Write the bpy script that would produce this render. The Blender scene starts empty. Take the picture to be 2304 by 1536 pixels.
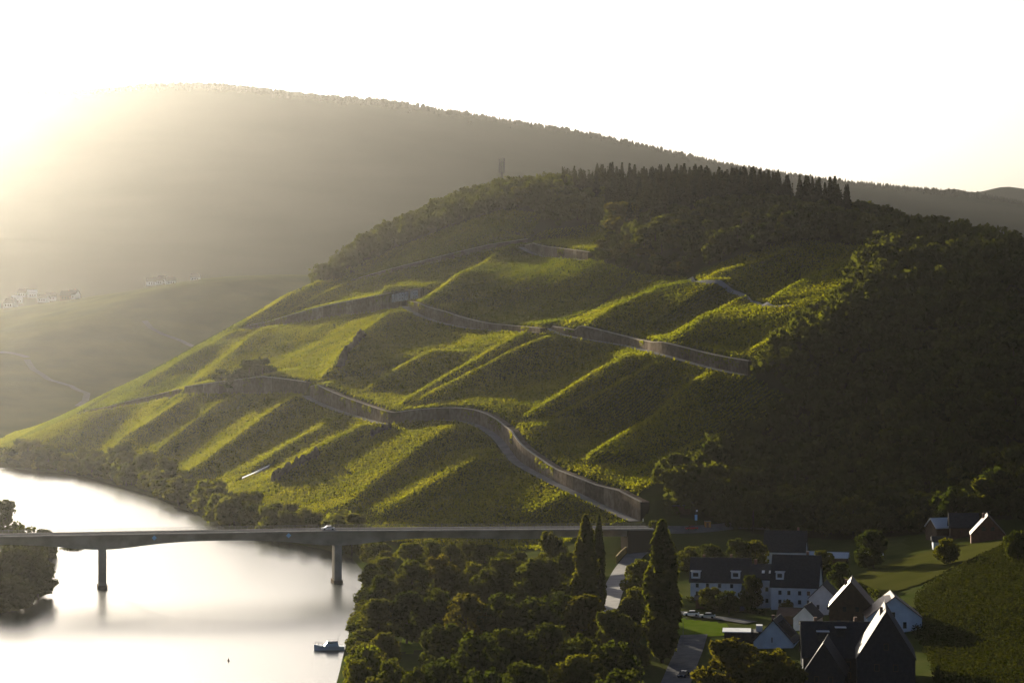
import bpy, math, random
import numpy as np
random.seed(7); rng = np.random.default_rng(7)
S = bpy.context.scene
R = math.radians

# ------------------------------------------------------------------ camera, sky, sun, exposure
F, H, VH, UC = 5200.0, 90.0, 705.0, 1152.0          # focal length in photo pixels, eye height, horizon row, centre column
cam_d = bpy.data.cameras.new('camera'); cam = bpy.data.objects.new('camera', cam_d); S.collection.objects.link(cam)
cam.location = (0, 0, H); cam.rotation_euler = (R(90), 0, 0)
cam_d.sensor_width = 36; cam_d.lens = 36*F/2304; cam_d.shift_y = -63/2304
cam_d.clip_start = 1; cam_d.clip_end = 30000
S.camera = cam
SUN_AZ, SUN_EL = R(-22), R(9)                        # azimuth from +Y towards +X, elevation
w = bpy.data.worlds.new('World'); S.world = w; w.use_nodes = True
nt = w.node_tree; bg = nt.nodes['Background']
sky = nt.nodes.new('ShaderNodeTexSky'); sky.sky_type = 'NISHITA'; sky.sun_disc = False
sky.sun_elevation = SUN_EL; sky.sun_rotation = SUN_AZ
sky.altitude = 100; sky.air_density = 0.45; sky.dust_density = 5.0; sky.ozone_density = 1.6
nt.links.new(sky.outputs[0], bg.inputs[0]); bg.inputs[1].default_value = 0.052
sun_d = bpy.data.lights.new('sun', 'SUN'); sun = bpy.data.objects.new('sun', sun_d); S.collection.objects.link(sun)
sun_d.energy = 5.0; sun_d.angle = R(0.5); sun_d.color = (1.0, 0.88, 0.67)
sun.rotation_euler = (R(90)-SUN_EL, 0, math.pi - SUN_AZ)
S.view_settings.view_transform = 'Standard'; S.view_settings.look = 'None'
S.view_settings.exposure = 1.6; S.view_settings.gamma = 1; S.view_settings.use_curve_mapping = False
S.render.engine = 'CYCLES'
cy = S.cycles
cy.use_adaptive_sampling = True; cy.adaptive_threshold = 0.015
cy.use_denoising = True; cy.max_bounces = 5; cy.diffuse_bounces = 2; cy.glossy_bounces = 2
cy.transmission_bounces = 3; cy.transparent_max_bounces = 6; cy.volume_bounces = 0
cy.sample_clamp_indirect = 4
HAZE = 1.45e-5; HAZE_G = .90

# ------------------------------------------------------------------ helpers
COL = S.collection
def tag(o, label=None, cat=None, group=None, kind=None):
    if label: o['label'] = label
    if cat: o['category'] = cat
    if group: o['group'] = group
    if kind: o['kind'] = kind
    return o
def link(name, me, parent=None):
    o = bpy.data.objects.new(name, me); COL.objects.link(o)
    if parent is not None: o.parent = parent
    return o
def empty(name, loc=(0,0,0), rz=0, label=None, cat=None, group=None):
    o = bpy.data.objects.new(name, None); COL.objects.link(o)
    o.location = loc; o.rotation_euler = (0,0,rz); o.empty_display_size = 1
    return tag(o, label, cat, group)
def np_mesh(name, V, Q=None, T=None, mats=(), mi=None, smooth=False):
    """mesh from arrays: verts (N,3), quads (M,4), tris (K,3)"""
    me = bpy.data.meshes.new(name)
    V = np.asarray(V, dtype=np.float32).reshape(-1,3)
    me.vertices.add(len(V)); me.vertices.foreach_set('co', V.ravel())
    idx, st, n = [], [], 0
    if Q is not None and len(Q):
        Q = np.asarray(Q, dtype=np.int32); idx.append(Q.ravel()); st.append(np.arange(len(Q))*4 + n); n += Q.size
    if T is not None and len(T):
        T = np.asarray(T, dtype=np.int32); idx.append(T.ravel()); st.append(np.arange(len(T))*3 + n); n += T.size
    idx = np.concatenate(idx); st = np.concatenate(st)
    me.loops.add(len(idx)); me.loops.foreach_set('vertex_index', idx)
    me.polygons.add(len(st)); me.polygons.foreach_set('loop_start', st.astype(np.int32))
    if mi is not None: me.polygons.foreach_set('material_index', np.asarray(mi, dtype=np.int32))
    me.update(calc_edges=True)
    me.polygons.foreach_set('use_smooth', np.full(len(st), bool(smooth)))
    for m in mats: me.materials.append(m)
    return me
class MB:
    """collects simple solids and builds them as one mesh"""
    def __init__(s): s.v=[]; s.q=[]; s.t=[]
    def hexa(s, p):                                     # 8 points: bottom 4 ccw, top 4 ccw
        n=len(s.v); s.v += [tuple(a) for a in p]
        s.q += [(n+3,n+2,n+1,n),(n+4,n+5,n+6,n+7)] + [(n+i, n+(i+1)%4, n+4+(i+1)%4, n+4+i) for i in range(4)]
        return s
    def box(s, c, d, rz=0):
        cx,cy_,cz=c; hx,hy,hz=[a/2 for a in d]; co,si=math.cos(rz),math.sin(rz)
        p=[]
        for z in (-hz,hz):
            for x,y in ((-hx,-hy),(hx,-hy),(hx,hy),(-hx,hy)):
                p.append((cx+x*co-y*si, cy_+x*si+y*co, cz+z))
        return s.hexa(p)
    def beam(s, a, b, r, n=6, r2=None):                  # round bar between two points
        a=np.array(a,float); b=np.array(b,float); d=b-a; L=np.linalg.norm(d); d/=L
        u=np.cross(d,(0,0,1.0)); 
        if np.linalg.norm(u)<1e-3: u=np.array((1.0,0,0))
        u/=np.linalg.norm(u); v=np.cross(d,u); r2=r if r2 is None else r2
        k=len(s.v)
        for P,rr in ((a,r),(b,r2)):
            for i in range(n):
                t=2*math.pi*i/n; s.v.append(tuple(P+rr*(u*math.cos(t)+v*math.sin(t))))
        s.q += [(k+i,k+(i+1)%n,k+n+(i+1)%n,k+n+i) for i in range(n)]
        for i in range(1,n-1): s.t += [(k,k+i+1,k+i),(k+n,k+n+i,k+n+i+1)]
        return s
    def quad(s,*p):
        n=len(s.v); s.v += [tuple(a) for a in p]
        if len(p)==4: s.q.append((n,n+1,n+2,n+3))
        else: s.t.append((n,n+1,n+2))
        return s
    def loft(s, rings, caps=True):                      # closed rings with equal counts
        k=len(s.v); m=len(rings[0])
        for r in rings: s.v += [tuple(p) for p in r]
        for j in range(len(rings)-1):
            for i in range(m):
                a=k+j*m+i; b=k+j*m+(i+1)%m; s.q.append((a,b,b+m,a+m))
        if caps:
            for base,rev in ((k,True),(k+(len(rings)-1)*m,False)):
                for i in range(1,m-1):
                    s.t.append((base,base+i+1,base+i) if rev else (base,base+i,base+i+1))
        return s
    def mesh(s,name,m,smooth=False): return np_mesh(name,s.v,s.q,s.t,[m] if not isinstance(m,(list,tuple)) else m,smooth=smooth)
    def build(s,name,m,parent=None,smooth=False): return link(name, s.mesh(name,m,smooth), parent)

def leaf_quads(C, size, up=.3, seed=0, jit=1.0):
    """one randomly turned leaf-cluster quad per centre"""
    r=np.random.default_rng(seed); n=len(C)
    N=r.standard_normal((n,3))*jit; N[:,2]+=up; N/=np.linalg.norm(N,axis=1,keepdims=True)
    A=np.cross(N,r.standard_normal((n,3))); A/=np.linalg.norm(A,axis=1,keepdims=True); B=np.cross(N,A)
    s=(np.asarray(size)*(.7+.6*r.random(n)))[:,None]*.5; a=.75+.5*r.random((n,1))
    V=np.stack([C-A*s*a-B*s*.8, C+A*s*a-B*s, C+A*s*a*.8+B*s, C-A*s*a+B*s*.9],1).reshape(-1,3)
    return V, np.arange(4*n,dtype=np.int32).reshape(-1,4)
# ------------------------------------------------------------------ materials
def mat(name, col, rough=0.8, spec=0.3, noise=None, scale=1.0, metal=0.0, bump=0.0, bscale=None):
    m=bpy.data.materials.new(name); m.use_nodes=True; t=m.node_tree; b=t.nodes['Principled BSDF']
    b.inputs['Base Color'].default_value=(*col,1); b.inputs['Roughness'].default_value=rough
    b.inputs['Specular IOR Level'].default_value=spec; b.inputs['Metallic'].default_value=metal
    tc=t.nodes.new('ShaderNodeTexCoord')
    if noise is not None:
        n=t.nodes.new('ShaderNodeTexNoise'); n.inputs['Scale'].default_value=scale; n.inputs['Detail'].default_value=5
        r=t.nodes.new('ShaderNodeValToRGB'); r.color_ramp.elements[0].position=.35; r.color_ramp.elements[1].position=.65
        r.color_ramp.elements[0].color=(*col,1); r.color_ramp.elements[1].color=(*noise,1)
        t.links.new(tc.outputs['Object'],n.inputs['Vector']); t.links.new(n.outputs['Fac'],r.inputs[0]); t.links.new(r.outputs[0],b.inputs['Base Color'])
    if bump:
        n2=t.nodes.new('ShaderNodeTexNoise'); n2.inputs['Scale'].default_value=bscale or scale; n2.inputs['Detail'].default_value=3
        bp=t.nodes.new('ShaderNodeBump'); bp.inputs['Strength'].default_value=bump; bp.inputs['Distance'].default_value=.3
        t.links.new(tc.outputs['Object'],n2.inputs['Vector']); t.links.new(n2.outputs['Fac'],bp.inputs['Height']); t.links.new(bp.outputs[0],b.inputs['Normal'])
    return m
def leaf_mat(name, a, b, trans=0.45, tcol=None, scale=.15):
    """leaf: diffuse front, sun shining through the blade, tint varied over clumps and between plants"""
    m=bpy.data.materials.new(name); m.use_nodes=True; t=m.node_tree; N=t.nodes
    for n in list(N): N.remove(n)
    out=N.new('ShaderNodeOutputMaterial'); mx=N.new('ShaderNodeMixShader'); mx.inputs[0].default_value=trans
    d=N.new('ShaderNodeBsdfDiffuse'); tr=N.new('ShaderNodeBsdfTranslucent')
    geo=N.new('ShaderNodeNewGeometry'); ns=N.new('ShaderNodeTexNoise'); ns.inputs['Scale'].default_value=scale; ns.inputs['Detail'].default_value=4
    oi=N.new('ShaderNodeObjectInfo'); ad=N.new('ShaderNodeMath'); ad.operation='ADD'
    mu=N.new('ShaderNodeMath'); mu.operation='MULTIPLY_ADD'; mu.inputs[1].default_value=.5; mu.inputs[2].default_value=-.25
    rp=N.new('ShaderNodeValToRGB'); rp.color_ramp.elements[0].position=.25; rp.color_ramp.elements[1].position=.75
    rp.color_ramp.elements[0].color=(*a,1); rp.color_ramp.elements[1].color=(*b,1)
    L=t.links.new
    L(geo.outputs['Position'],ns.inputs['Vector']); L(oi.outputs['Random'],mu.inputs[0]); L(ns.outputs['Fac'],ad.inputs[0]); L(mu.outputs[0],ad.inputs[1])
    L(ad.outputs[0],rp.inputs[0]); L(rp.outputs[0],d.inputs['Color'])
    tm=N.new('ShaderNodeMix'); tm.data_type='RGBA'; tm.blend_type='MULTIPLY'; tm.inputs['Factor'].default_value=1
    L(rp.outputs[0],tm.inputs['A']); tm.inputs['B'].default_value=(*(tcol or (2.2,1.9,.5)),1)
    L(tm.outputs['Result'],tr.inputs['Color'])
    L(d.outputs[0],mx.inputs[1]); L(tr.outputs[0],mx.inputs[2]); L(mx.outputs[0],out.inputs['Surface'])
    return m
M={}
M['soil']=mat('hill_soil',(.032,.042,.008),.95,0,(.05,.056,.014),.05,bump=.4,bscale=.6)
M['meadow']=mat('meadow_grass',(.035,.048,.012),.95,0,(.055,.06,.018),.08)
M['forest_floor']=mat('forest_floor',(.028,.03,.012),.95,0,(.04,.04,.018),.05)
M['far_wood']=mat('far_woodland',(.036,.042,.020),.95,0,(.046,.05,.026),.004)
M['path']=mat('pale_track',(.20,.19,.185),.95,0,(.27,.26,.25),.3)
M['asphalt']=mat('road_asphalt',(.09,.09,.095),.95,0,(.13,.13,.13),.4)
M['stone']=mat('wall_stone',(.118,.094,.070),.95,0,(.185,.152,.118),.5,bump=.6,bscale=1.5)
def vary(m,lo,hi):                                      # each panel its own tone
    t=m.node_tree; b=t.nodes['Principled BSDF']; l=b.inputs['Base Color'].links[0]; src=l.from_socket
    oi=t.nodes.new('ShaderNodeObjectInfo'); mr=t.nodes.new('ShaderNodeMapRange'); mr.inputs['To Min'].default_value=lo; mr.inputs['To Max'].default_value=hi
    mx=t.nodes.new('ShaderNodeMix'); mx.data_type='RGBA'; mx.blend_type='MULTIPLY'; mx.inputs['Factor'].default_value=1
    t.links.new(oi.outputs['Random'],mr.inputs['Value']); t.links.new(src,mx.inputs['A']); t.links.new(mr.outputs['Result'],mx.inputs['B']); t.links.new(mx.outputs['Result'],b.inputs['Base Color'])
vary(M['stone'],.7,1.25)
M['stone_dark']=mat('wall_joint_stone',(.035,.03,.026),.95,0)
M['coping']=mat('wall_coping',(.34,.30,.25),.95,0,(.42,.38,.32),.7)
M['rock']=mat('slate_rock',(.05,.044,.038),.95,0,(.10,.088,.076),.25,bump=1,bscale=.5)
M['concrete']=mat('bridge_concrete',(.19,.172,.148),.95,0,(.30,.28,.25),.16)
M['steel']=mat('grey_steel',(.10,.10,.105),.6,.3)
M['white']=mat('white_paint',(.8,.8,.8),.5,.4)
M['letter']=mat('white_letter',(.9,.9,.9),.7,.2)
M['vine']=leaf_mat('vine_leaves',(.048,.066,.008),(.086,.096,.012),.55,(2.9,2.45,.28),.06)
# ------------------------------------------------------------------ terrain: anchors measured in the photo, smooth thin-plate surface
def P3(u,v,Y): return ((u-UC)*Y/F, Y, H+(VH-v)*Y/F)
def pix(x,y,z): return UC+x*F/y, VH-(z-H)*F/y
def tps_fit(A, lam=2e-4, sc=400.0):
    A=np.array(A,float); X=A[:,:2]/sc; n=len(X)
    r2=((X[:,None]-X[None])**2).sum(-1); K=np.where(r2>0,.5*r2*np.log(np.maximum(r2,1e-12)),0)+lam*np.eye(n)
    Pm=np.c_[np.ones(n),X]; L=np.block([[K,Pm],[Pm.T,np.zeros((3,3))]])
    w_=np.linalg.solve(L,np.r_[A[:,2],0,0,0])
    return X,w_,sc
def tps_eval(fit,x,y):
    X,w_,sc=fit; x=np.asarray(x,float); sh=x.shape; p=np.c_[x.ravel()/sc,np.asarray(y,float).ravel()/sc]
    out=np.empty(len(p)); n=len(X)
    for i in range(0,len(p),40000):
        q=p[i:i+40000]; r2=((q[:,None]-X[None])**2).sum(-1)
        out[i:i+40000]=np.where(r2>0,.5*r2*np.log(np.maximum(r2,1e-12)),0)@w_[:n]+w_[n]+q@w_[n+1:]
    return out.reshape(sh)
RIVER=np.array([(-42,300),(-42,563),(-46,673),(-50,800),(-58,850),(-72,885),(-92,915),(-119,970),(-146,1052),(-183,1156),(-237,1282),(-300,1357),(-420,1440),(-620,1500),
 (-620,1240),(-400,1090),(-280,985),(-200,880),(-165,805),(-152,773),(-150,740),(-155,702),(-165,640),(-178,550),(-185,300)],float)
anch=[(-310,1366,2),(-243,1290,2),(-188,1162,2),(-150,1058,2),(-122,975,2),(-95,922,2),(-72,895,2.5),(-52,862,3),
 (-25,850,4),(10,842,6),(45,824,15),(75,822,15),(110,825,14),(160,810,18),(220,770,30)]
for u,v,Y in [(1300,1104,880),(1165,1038,945),(1040,941,1020),(900,948,1050),(780,930,1110),(697,885,1170),(560,884,1230),(420,885,1280),(190,928,1400),(30,985,1450),
 (1310,757,1110),(1480,790,1020),(1680,842,950),(930,697,1290),(1050,738,1220),(1200,745,1150),
 (600,738,1420),(760,709,1360),(900,692,1310),(760,643,1480),(920,603,1440),(1160,548,1400),(1250,580,1370),
 (1130,430,1530),(1215,436,1500),(1000,490,1535),(850,545,1540),(760,602,1535),(740,630,1540),(1300,440,1460),(1500,450,1370),(1700,462,1260),(1890,497,1160),
 (2000,540,1130),(2100,548,1105),(2200,570,1060),(2304,640,985),(560,727,1440),(640,675,1480),(365,838,1385),(150,938,1420),(1990,575,1080),(1700,690,1070),(1560,632,1150),(1440,655,1180),
 (1900,850,940),(2150,850,895),(2150,1050,842),(1800,1050,895),(1600,1000,910),(2304,900,860),(2304,1090,785),(2304,760,925),(1450,960,960),(1250,860,1060),(820,820,1190),(650,800,1300)]:
    anch.append(P3(u,v,Y))
anch += [(0,1650,166),(100,1520,150),(150,1380,144),(210,1280,116),(260,1180,96),(-90,1660,132),(320,1050,82),(-150,1660,80),(-230,1640,25),(-330,1560,8),(-420,1500,3),
 (300,1600,105),(420,1400,90),(450,1200,80),(420,1000,72),(-420,1750,3),(-250,1750,15),(0,1750,146),(480,1750,90),
 (60,790,8),(45,750,6),(0,800,5),(0,700,4),(0,600,4),(50,600,6),(82,700,8),(96,760,10),(-38,700,3),(-35,560,3),(60,520,6),(0,450,5),(92,640,9),(60,680,7),(0,380,5),
 (146,660,22),(128,650,17),(111,500,13.6),(98,545,9),(126,570,16),(153,720,19.5),(104,710,11),(175,640,29),(205,700,33),(250,740,42),(165,560,24),(120,450,14),(200,450,34),(130,760,14),(175,745,22),
 (-160,690,3),(-250,800,3),(-330,950,3),(-420,1050,3),(-250,600,4),(-400,700,5),(-420,900,4),(-300,420,5),(-420,420,6),(320,650,56),(480,900,80),(480,600,80),(360,420,60)]
fit=tps_fit(anch)
GX0,GX1,GY0,GY1,GS=-420,480,380,1760,2.0
gx=np.arange(GX0,GX1+.1,GS); gy=np.arange(GY0,GY1+.1,GS); GXX,GYY=np.meshgrid(gx,gy)
T=tps_eval(fit,GXX,GYY)
def poly_in(poly,x,y):
    poly=np.asarray(poly,float); x=np.asarray(x,float); y=np.asarray(y,float); c=np.zeros(x.shape,bool); j=len(poly)-1
    for i in range(len(poly)):
        xi,yi=poly[i]; xj,yj=poly[j]
        if yi!=yj: c ^= ((yi>y)!=(yj>y)) & (x < (xj-xi)*(y-yi)/(yj-yi)+xi)
        j=i
    return c
def seg_near(poly,x,y,closed=False):
    """nearest point on a polyline: distance, signed side, arc parameter (index+t), overshoot past the ends"""
    P=np.asarray(poly,float); n=len(P); x=np.asarray(x,float); y=np.asarray(y,float)
    best=np.full(x.shape,1e9); sd=np.zeros(x.shape); par=np.zeros(x.shape); over=np.zeros(x.shape)
    for i in range(n if closed else n-1):
        a=P[i]; b=P[(i+1)%n]; d=b-a; L2=d@d
        tt=((x-a[0])*d[0]+(y-a[1])*d[1])/L2; tc=np.clip(tt,0,1)
        dx=x-a[0]-tc*d[0]; dy=y-a[1]-tc*d[1]; r=np.hypot(dx,dy); m=r<best
        best=np.where(m,r,best); sd=np.where(m,np.sign(d[0]*dy-d[1]*dx),sd); par=np.where(m,i+tc,par)
        ov=np.zeros(x.shape)
        if not closed:
            L=math.sqrt(L2)
            if i==0: ov=np.where(tt<0,-tt*L,ov)
            if i==n-2: ov=np.where(tt>1,(tt-1)*L,ov)
        over=np.where(m,ov,over)
    return best,sd,par,over
# gentle unevenness
def vnoise(x,y,s,seed):
    r=np.random.default_rng(seed); g=r.standard_normal((64,64)); X=np.asarray(x)/s; Y=np.asarray(y)/s
    i=np.floor(X).astype(int); j=np.floor(Y).astype(int); fx=X-i; fy=Y-j; fx=fx*fx*(3-2*fx); fy=fy*fy*(3-2*fy)
    q=lambda a,b:g[a%64,b%64]
    return (q(i,j)*(1-fx)+q(i+1,j)*fx)*(1-fy)+(q(i,j+1)*(1-fx)+q(i+1,j+1)*fx)*fy
hillside=np.clip((T-12)/20,0,1)
T=T+hillside*(vnoise(GXX,GYY,38,1)*.4+vnoise(GXX,GYY,14,2)*.12)
T=np.maximum(T,2.0)
def hs(x,y,G=None):
    G=T if G is None else G
    fx=np.clip((np.asarray(x,float)-GX0)/GS,0,len(gx)-1.001); fy=np.clip((np.asarray(y,float)-GY0)/GS,0,len(gy)-1.001)
    i=fx.astype(int); j=fy.astype(int); a=fx-i; b=fy-j
    return (G[j,i]*(1-a)+G[j,i+1]*a)*(1-b)+(G[j+1,i]*(1-a)+G[j+1,i+1]*a)*b
def cast(u,v,lift=0.0,Y0=420.0,Y1=1750.0,G=None):
    """where the view through photo pixel (u,v) first meets the ground"""
    Ys=np.arange(Y0,Y1,1.0); x=(u-UC)*Ys/F; z=H+(VH-v)*Ys/F
    hit=np.nonzero(z<=hs(x,Ys,G)+lift)[0]
    Y=Ys[hit[0]] if len(hit) else Y1
    return np.array(((u-UC)*Y/F,Y,H+(VH-v)*Y/F))
def casts(pts,lift=0.0,Y0=780.0): return np.array([cast(u,v,lift,Y0) for u,v in pts])
# ribs that run down the slope: (pixels from foot to top, height, width on the far side, width on the near side)
RIBS=[
 ([(878,928),(1000,855),(1120,785),(1225,732)],4.5,7,20),
 ([(925,917),(1050,850),(1160,795),(1265,752)],5,9,30),
 ([(1160,957),(1250,900),(1340,840),(1440,789)],5,7,18),
 ([(1178,985),(1300,920),(1400,870),(1500,815)],4,8,30),
 ([(1310,1048),(1430,970),(1530,890),(1610,838)],5,9,30),
 ([(1395,1096),(1480,1045),(1560,1012),(1640,987)],4,7,25),
 ([(722,868),(765,805),(820,750),(900,695)],5,7,26),
 ([(792,905),(860,858),(920,820),(990,785)],3,7,24),
 ([(940,692),(1040,622),(1120,575),(1183,540)],9,9,48),
 ([(1305,735),(1400,690),(1480,655),(1560,640),(1640,641)],5.5,9,45),
 ([(1480,770),(1560,728),(1640,690),(1690,668)],4.5,7,26),
 ([(1680,803),(1760,762),(1850,722),(1900,692)],4,8,22),
 ([(1710,690),(1780,650),(1880,610),(1960,572)],3,9,22),
 ([(1570,634),(1700,600),(1800,562)],3,9,22),
 ([(800,628),(930,588),(1060,552),(1180,520)],4.5,42,14),
 ([(640,712),(740,660),(800,632)],3.5,7,26),
 ([(550,730),(620,690),(680,650),(735,630)],4,8,26),
 ([(370,836),(450,790),(545,737)],3,7,22),
 ([(200,922),(280,880),(360,840)],3,7,22),
 ([(425,866),(520,800),(620,730)],3.5,7,24),
 ([(400,1080),(520,1000),(620,925),(688,887)],4.5,24,13),
 ([(560,1060),(660,1000),(780,935)],2.5,15,12),
 ([(622,1072),(720,1012),(850,945)],4.2,12,14),
 ([(850,1160),(1000,1080),(1140,1005)],3.2,24,15),
 ([(740,1165),(860,1075),(960,1005),(1050,952)],3,22,13),
 ([(250,1005),(330,960),(430,895)],3.2,16,12),
 ([(330,1040),(430,960),(520,895)],2.8,15,11),
 ([(1180,1165),(1260,1125),(1330,1115)],2,7,20)]
T0=T.copy()
for pts,A,wl,wr in RIBS:
    A*=1.22
    C=np.array([cast(u,v,A*.8,780,1750,T0) for u,v in pts])
    k=max(2,int(3*len(C))); s_=np.linspace(0,len(C)-1,k); C=np.c_[np.interp(s_,range(len(C)),C[:,0]),np.interp(s_,range(len(C)),C[:,1])]
    x0,y0=C.min(0)-80; x1,y1=C.max(0)+80
    m=(GXX>x0)&(GXX<x1)&(GYY>y0)&(GYY<y1); xx=GXX[m]; yy=GYY[m]
    d,sd,par,ov=seg_near(C,xx,yy)
    wv=np.where(sd>0,wl,wr)*(1+.08*vnoise(xx,yy,30,9)); f=np.exp(-1.15*(np.sqrt(d*d+1.2)-1.1)/wv)
    end=np.clip(np.minimum(par,len(C)-1-par)/1.2+.2,0,1)
    T[m]=np.maximum(T[m], T0[m]+A*f*end*(1+.06*vnoise(xx,yy,22,5)))
T=np.where(T0>2.2,T,T0)

# ------------------------------------------------------------------ roads and their retaining walls
# name, pixels of the wall foot from left to right, road width, wall height (pixel column -> pixels)
ROADS=[
 ('lower',[(697,890),(712,900),(735,910),(770,924),(820,940),(860,953),(885,956),(903,950),(935,946),(985,943),(1040,942),(1078,951),(1108,967),(1134,988),(1150,1013),(1168,1040),(1205,1060),(1250,1082),(1300,1104),(1345,1130),(1390,1152),(1440,1171)],4.2,
   {697:20,712:34,780:31,860:27,885:25,903:24,1000:27,1080:29,1135:32,1150:42,1180:36,1250:26,1340:34,1390:46,1440:42}),
 ('lower_left',[(415,886),(450,884),(500,884),(545,884),(590,885),(640,883),(686,883)],3.6,{415:16,450:20,500:26,590:37,640:31,686:24}),
 ('far_left',[(180,930),(240,921),(300,911),(355,901),(400,893)],3.6,{180:3,240:6,300:11,355:14,400:17}),
 ('middle',[(918,689),(932,699),(962,714),(1000,729),(1050,739),(1100,743),(1160,746),(1215,748)],4.0,{918:10,932:21,1000:25,1050:19,1100:14,1215:10}),
 ('right',[(1238,738),(1262,753),(1300,758),(1340,766),(1390,773),(1430,779),(1480,791),(1530,806),(1580,821),(1630,834),(1682,843)],4.0,
   {1238:4,1262:12,1296:14,1302:27,1340:25,1390:20,1430:17,1476:20,1482:25,1580:27,1682:31}),
 ('sign',[(556,740),(600,738),(640,734),(700,721),(760,710),(820,704),(868,699),(905,692,1340),(948,685,1336)],3.6,{556:7,600:12,640:19,700:26,760:30,820:34,868:37,948:36}),
 ('upper',[(755,646),(800,634),(860,617),(920,604),(980,591),(1040,577),(1100,562),(1160,549),(1188,546)],3.0,{755:3,860:8,980:11,1100:13,1188:8}),
 ('upper_bend',[(1180,556),(1198,571),(1225,577),(1260,581),(1300,584),(1322,585)],4.0,{1180:4,1198:20,1240:22,1322:18}),
]
roads={}
T1=T.copy()
for name,pts,wd,wh in ROADS:
    C=np.array([cast(p[0],p[1],0,780,1750,T1) if len(p)==2 else P3(*p) for p in pts]); us=np.array([p[0] for p in pts],float)
    k=len(C); n=(k-1)*5+1; s_=np.linspace(0,k-1,n)
    D=np.stack([np.interp(s_,range(k),C[:,i]) for i in range(3)],1); uu=np.interp(s_,range(k),us)
    for _ in range(6):
        D[1:-1]=.25*D[:-2]+.5*D[1:-1]+.25*D[2:]
    for _ in range(40):
        D[1:-1,2]=.25*D[:-2,2]+.5*D[1:-1,2]+.25*D[2:,2]
    hw=np.interp(uu,sorted(wh),[wh[a] for a in sorted(wh)])*D[:,1]/F
    roads[name]=(D,hw,wd)
for name,(D,hw,wd) in roads.items():
    m=(GXX>D[:,0].min()-45)&(GXX<D[:,0].max()+45)&(GYY>D[:,1].min()-45)&(GYY<D[:,1].max()+45)
    xx=GXX[m]; yy=GYY[m]; d,sd,par,ov=seg_near(D[:,:2],xx,yy)
    zr=np.interp(par,range(len(D)),D[:,2]); hh=np.interp(par,range(len(D)),hw); sgn=d*sd
    t=T[m].copy(); st=3.1
    lo=zr+hh-.15+.18*(sgn-st); hi=zr+hh-.15+.55*(sgn-st)
    up=np.minimum(np.maximum(t,lo),np.maximum(hi,lo))
    w_up=np.exp(-np.maximum(sgn-st-14,0)/10)
    up=np.maximum(t,up*w_up+t*(1-w_up)) if False else up*w_up+t*(1-w_up)
    dn_d=-sgn-wd
    hi2=zr-.25-.10*np.maximum(dn_d,0); lo2=zr-.25-.75*np.maximum(dn_d,0)
    dn=np.minimum(np.maximum(t,lo2),hi2); w_dn=np.exp(-np.maximum(dn_d-8,0)/8); dn=dn*w_dn+t*(1-w_dn)
    new=np.where(sgn>st,up,np.where(sgn>-wd,zr-.25,dn))
    fade=np.exp(-np.maximum(ov-1,0)/3.0)
    near=d<45
    T[m]=np.where(near,new*fade+t*(1-fade),t)
# river bed
dr,_,_,_=seg_near(RIVER,GXX,GYY,closed=True); inr=poly_in(RIVER,GXX,GYY)
T=np.where(inr,np.maximum(-3,.4-dr*.5),np.where(dr<6,np.minimum(T,.4+dr*.35),T))
def gz(x,y): return float(hs(np.array([x]),np.array([y]))[0])
def grid_mesh(name,GX_,GY_,Z,mats,mi=None,smooth=True):
    r,c=Z.shape; V=np.stack([GX_,GY_,Z],-1).reshape(-1,3); i=np.arange(r*c).reshape(r,c)
    Q=np.stack([i[:-1,:-1],i[:-1,1:],i[1:,1:],i[1:,:-1]],-1).reshape(-1,4)
    return np_mesh(name,V,Q,None,mats,mi,smooth)
UU,VV=pix(GXX,GYY,T)
WOODR=[(1990,560),(1925,640),(1895,692),(1810,762),(1715,820),(1700,858),(1780,890),(1765,940),(1660,1010),(1540,1062),(1470,1110),(1520,1160),(1560,1165),(1700,1200),(1900,1215),(2150,1195),(2230,1170),(2600,1150),(2600,500),(2150,470),(1990,480)]
HILLW=[(700,640),(765,560),(830,490),(1000,420),(1060,380),(1270,340),(1480,340),(1700,360),(1910,440),(2010,480),(1990,562),(1850,545),(1790,543),(1700,563),(1580,603),(1555,622),(1440,612),(1330,583),(1340,560),(1400,515),(1335,508),(1240,512),(1215,482),(1130,475),(1060,498),(985,522),(900,560),(830,597),(765,630)]
cell=lambda A:(A[:-1,:-1]+A[1:,1:])/2
cu,cv=cell(UU),cell(VV); cx_,cy_=cell(GXX),cell(GYY); cz_=cell(T)
behind=(cy_>1340+ (cx_<0)*170)|((cx_>120)&(cy_>1090))
woods=poly_in(WOODR,cu,cv)&(cy_>700)&(cx_>60) | poly_in(HILLW,cu,cv)&(cz_>80) | behind&(cz_>90)
flat=(cz_<14)&(cy_<860)
mi=np.where(woods,1,np.where(flat,2,0))
hill=link('hillside_ground',grid_mesh('hillside_ground',GXX,GYY,T,[M['soil'],M['forest_floor'],M['meadow']],mi.ravel())); tag(hill,kind='structure')

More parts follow.
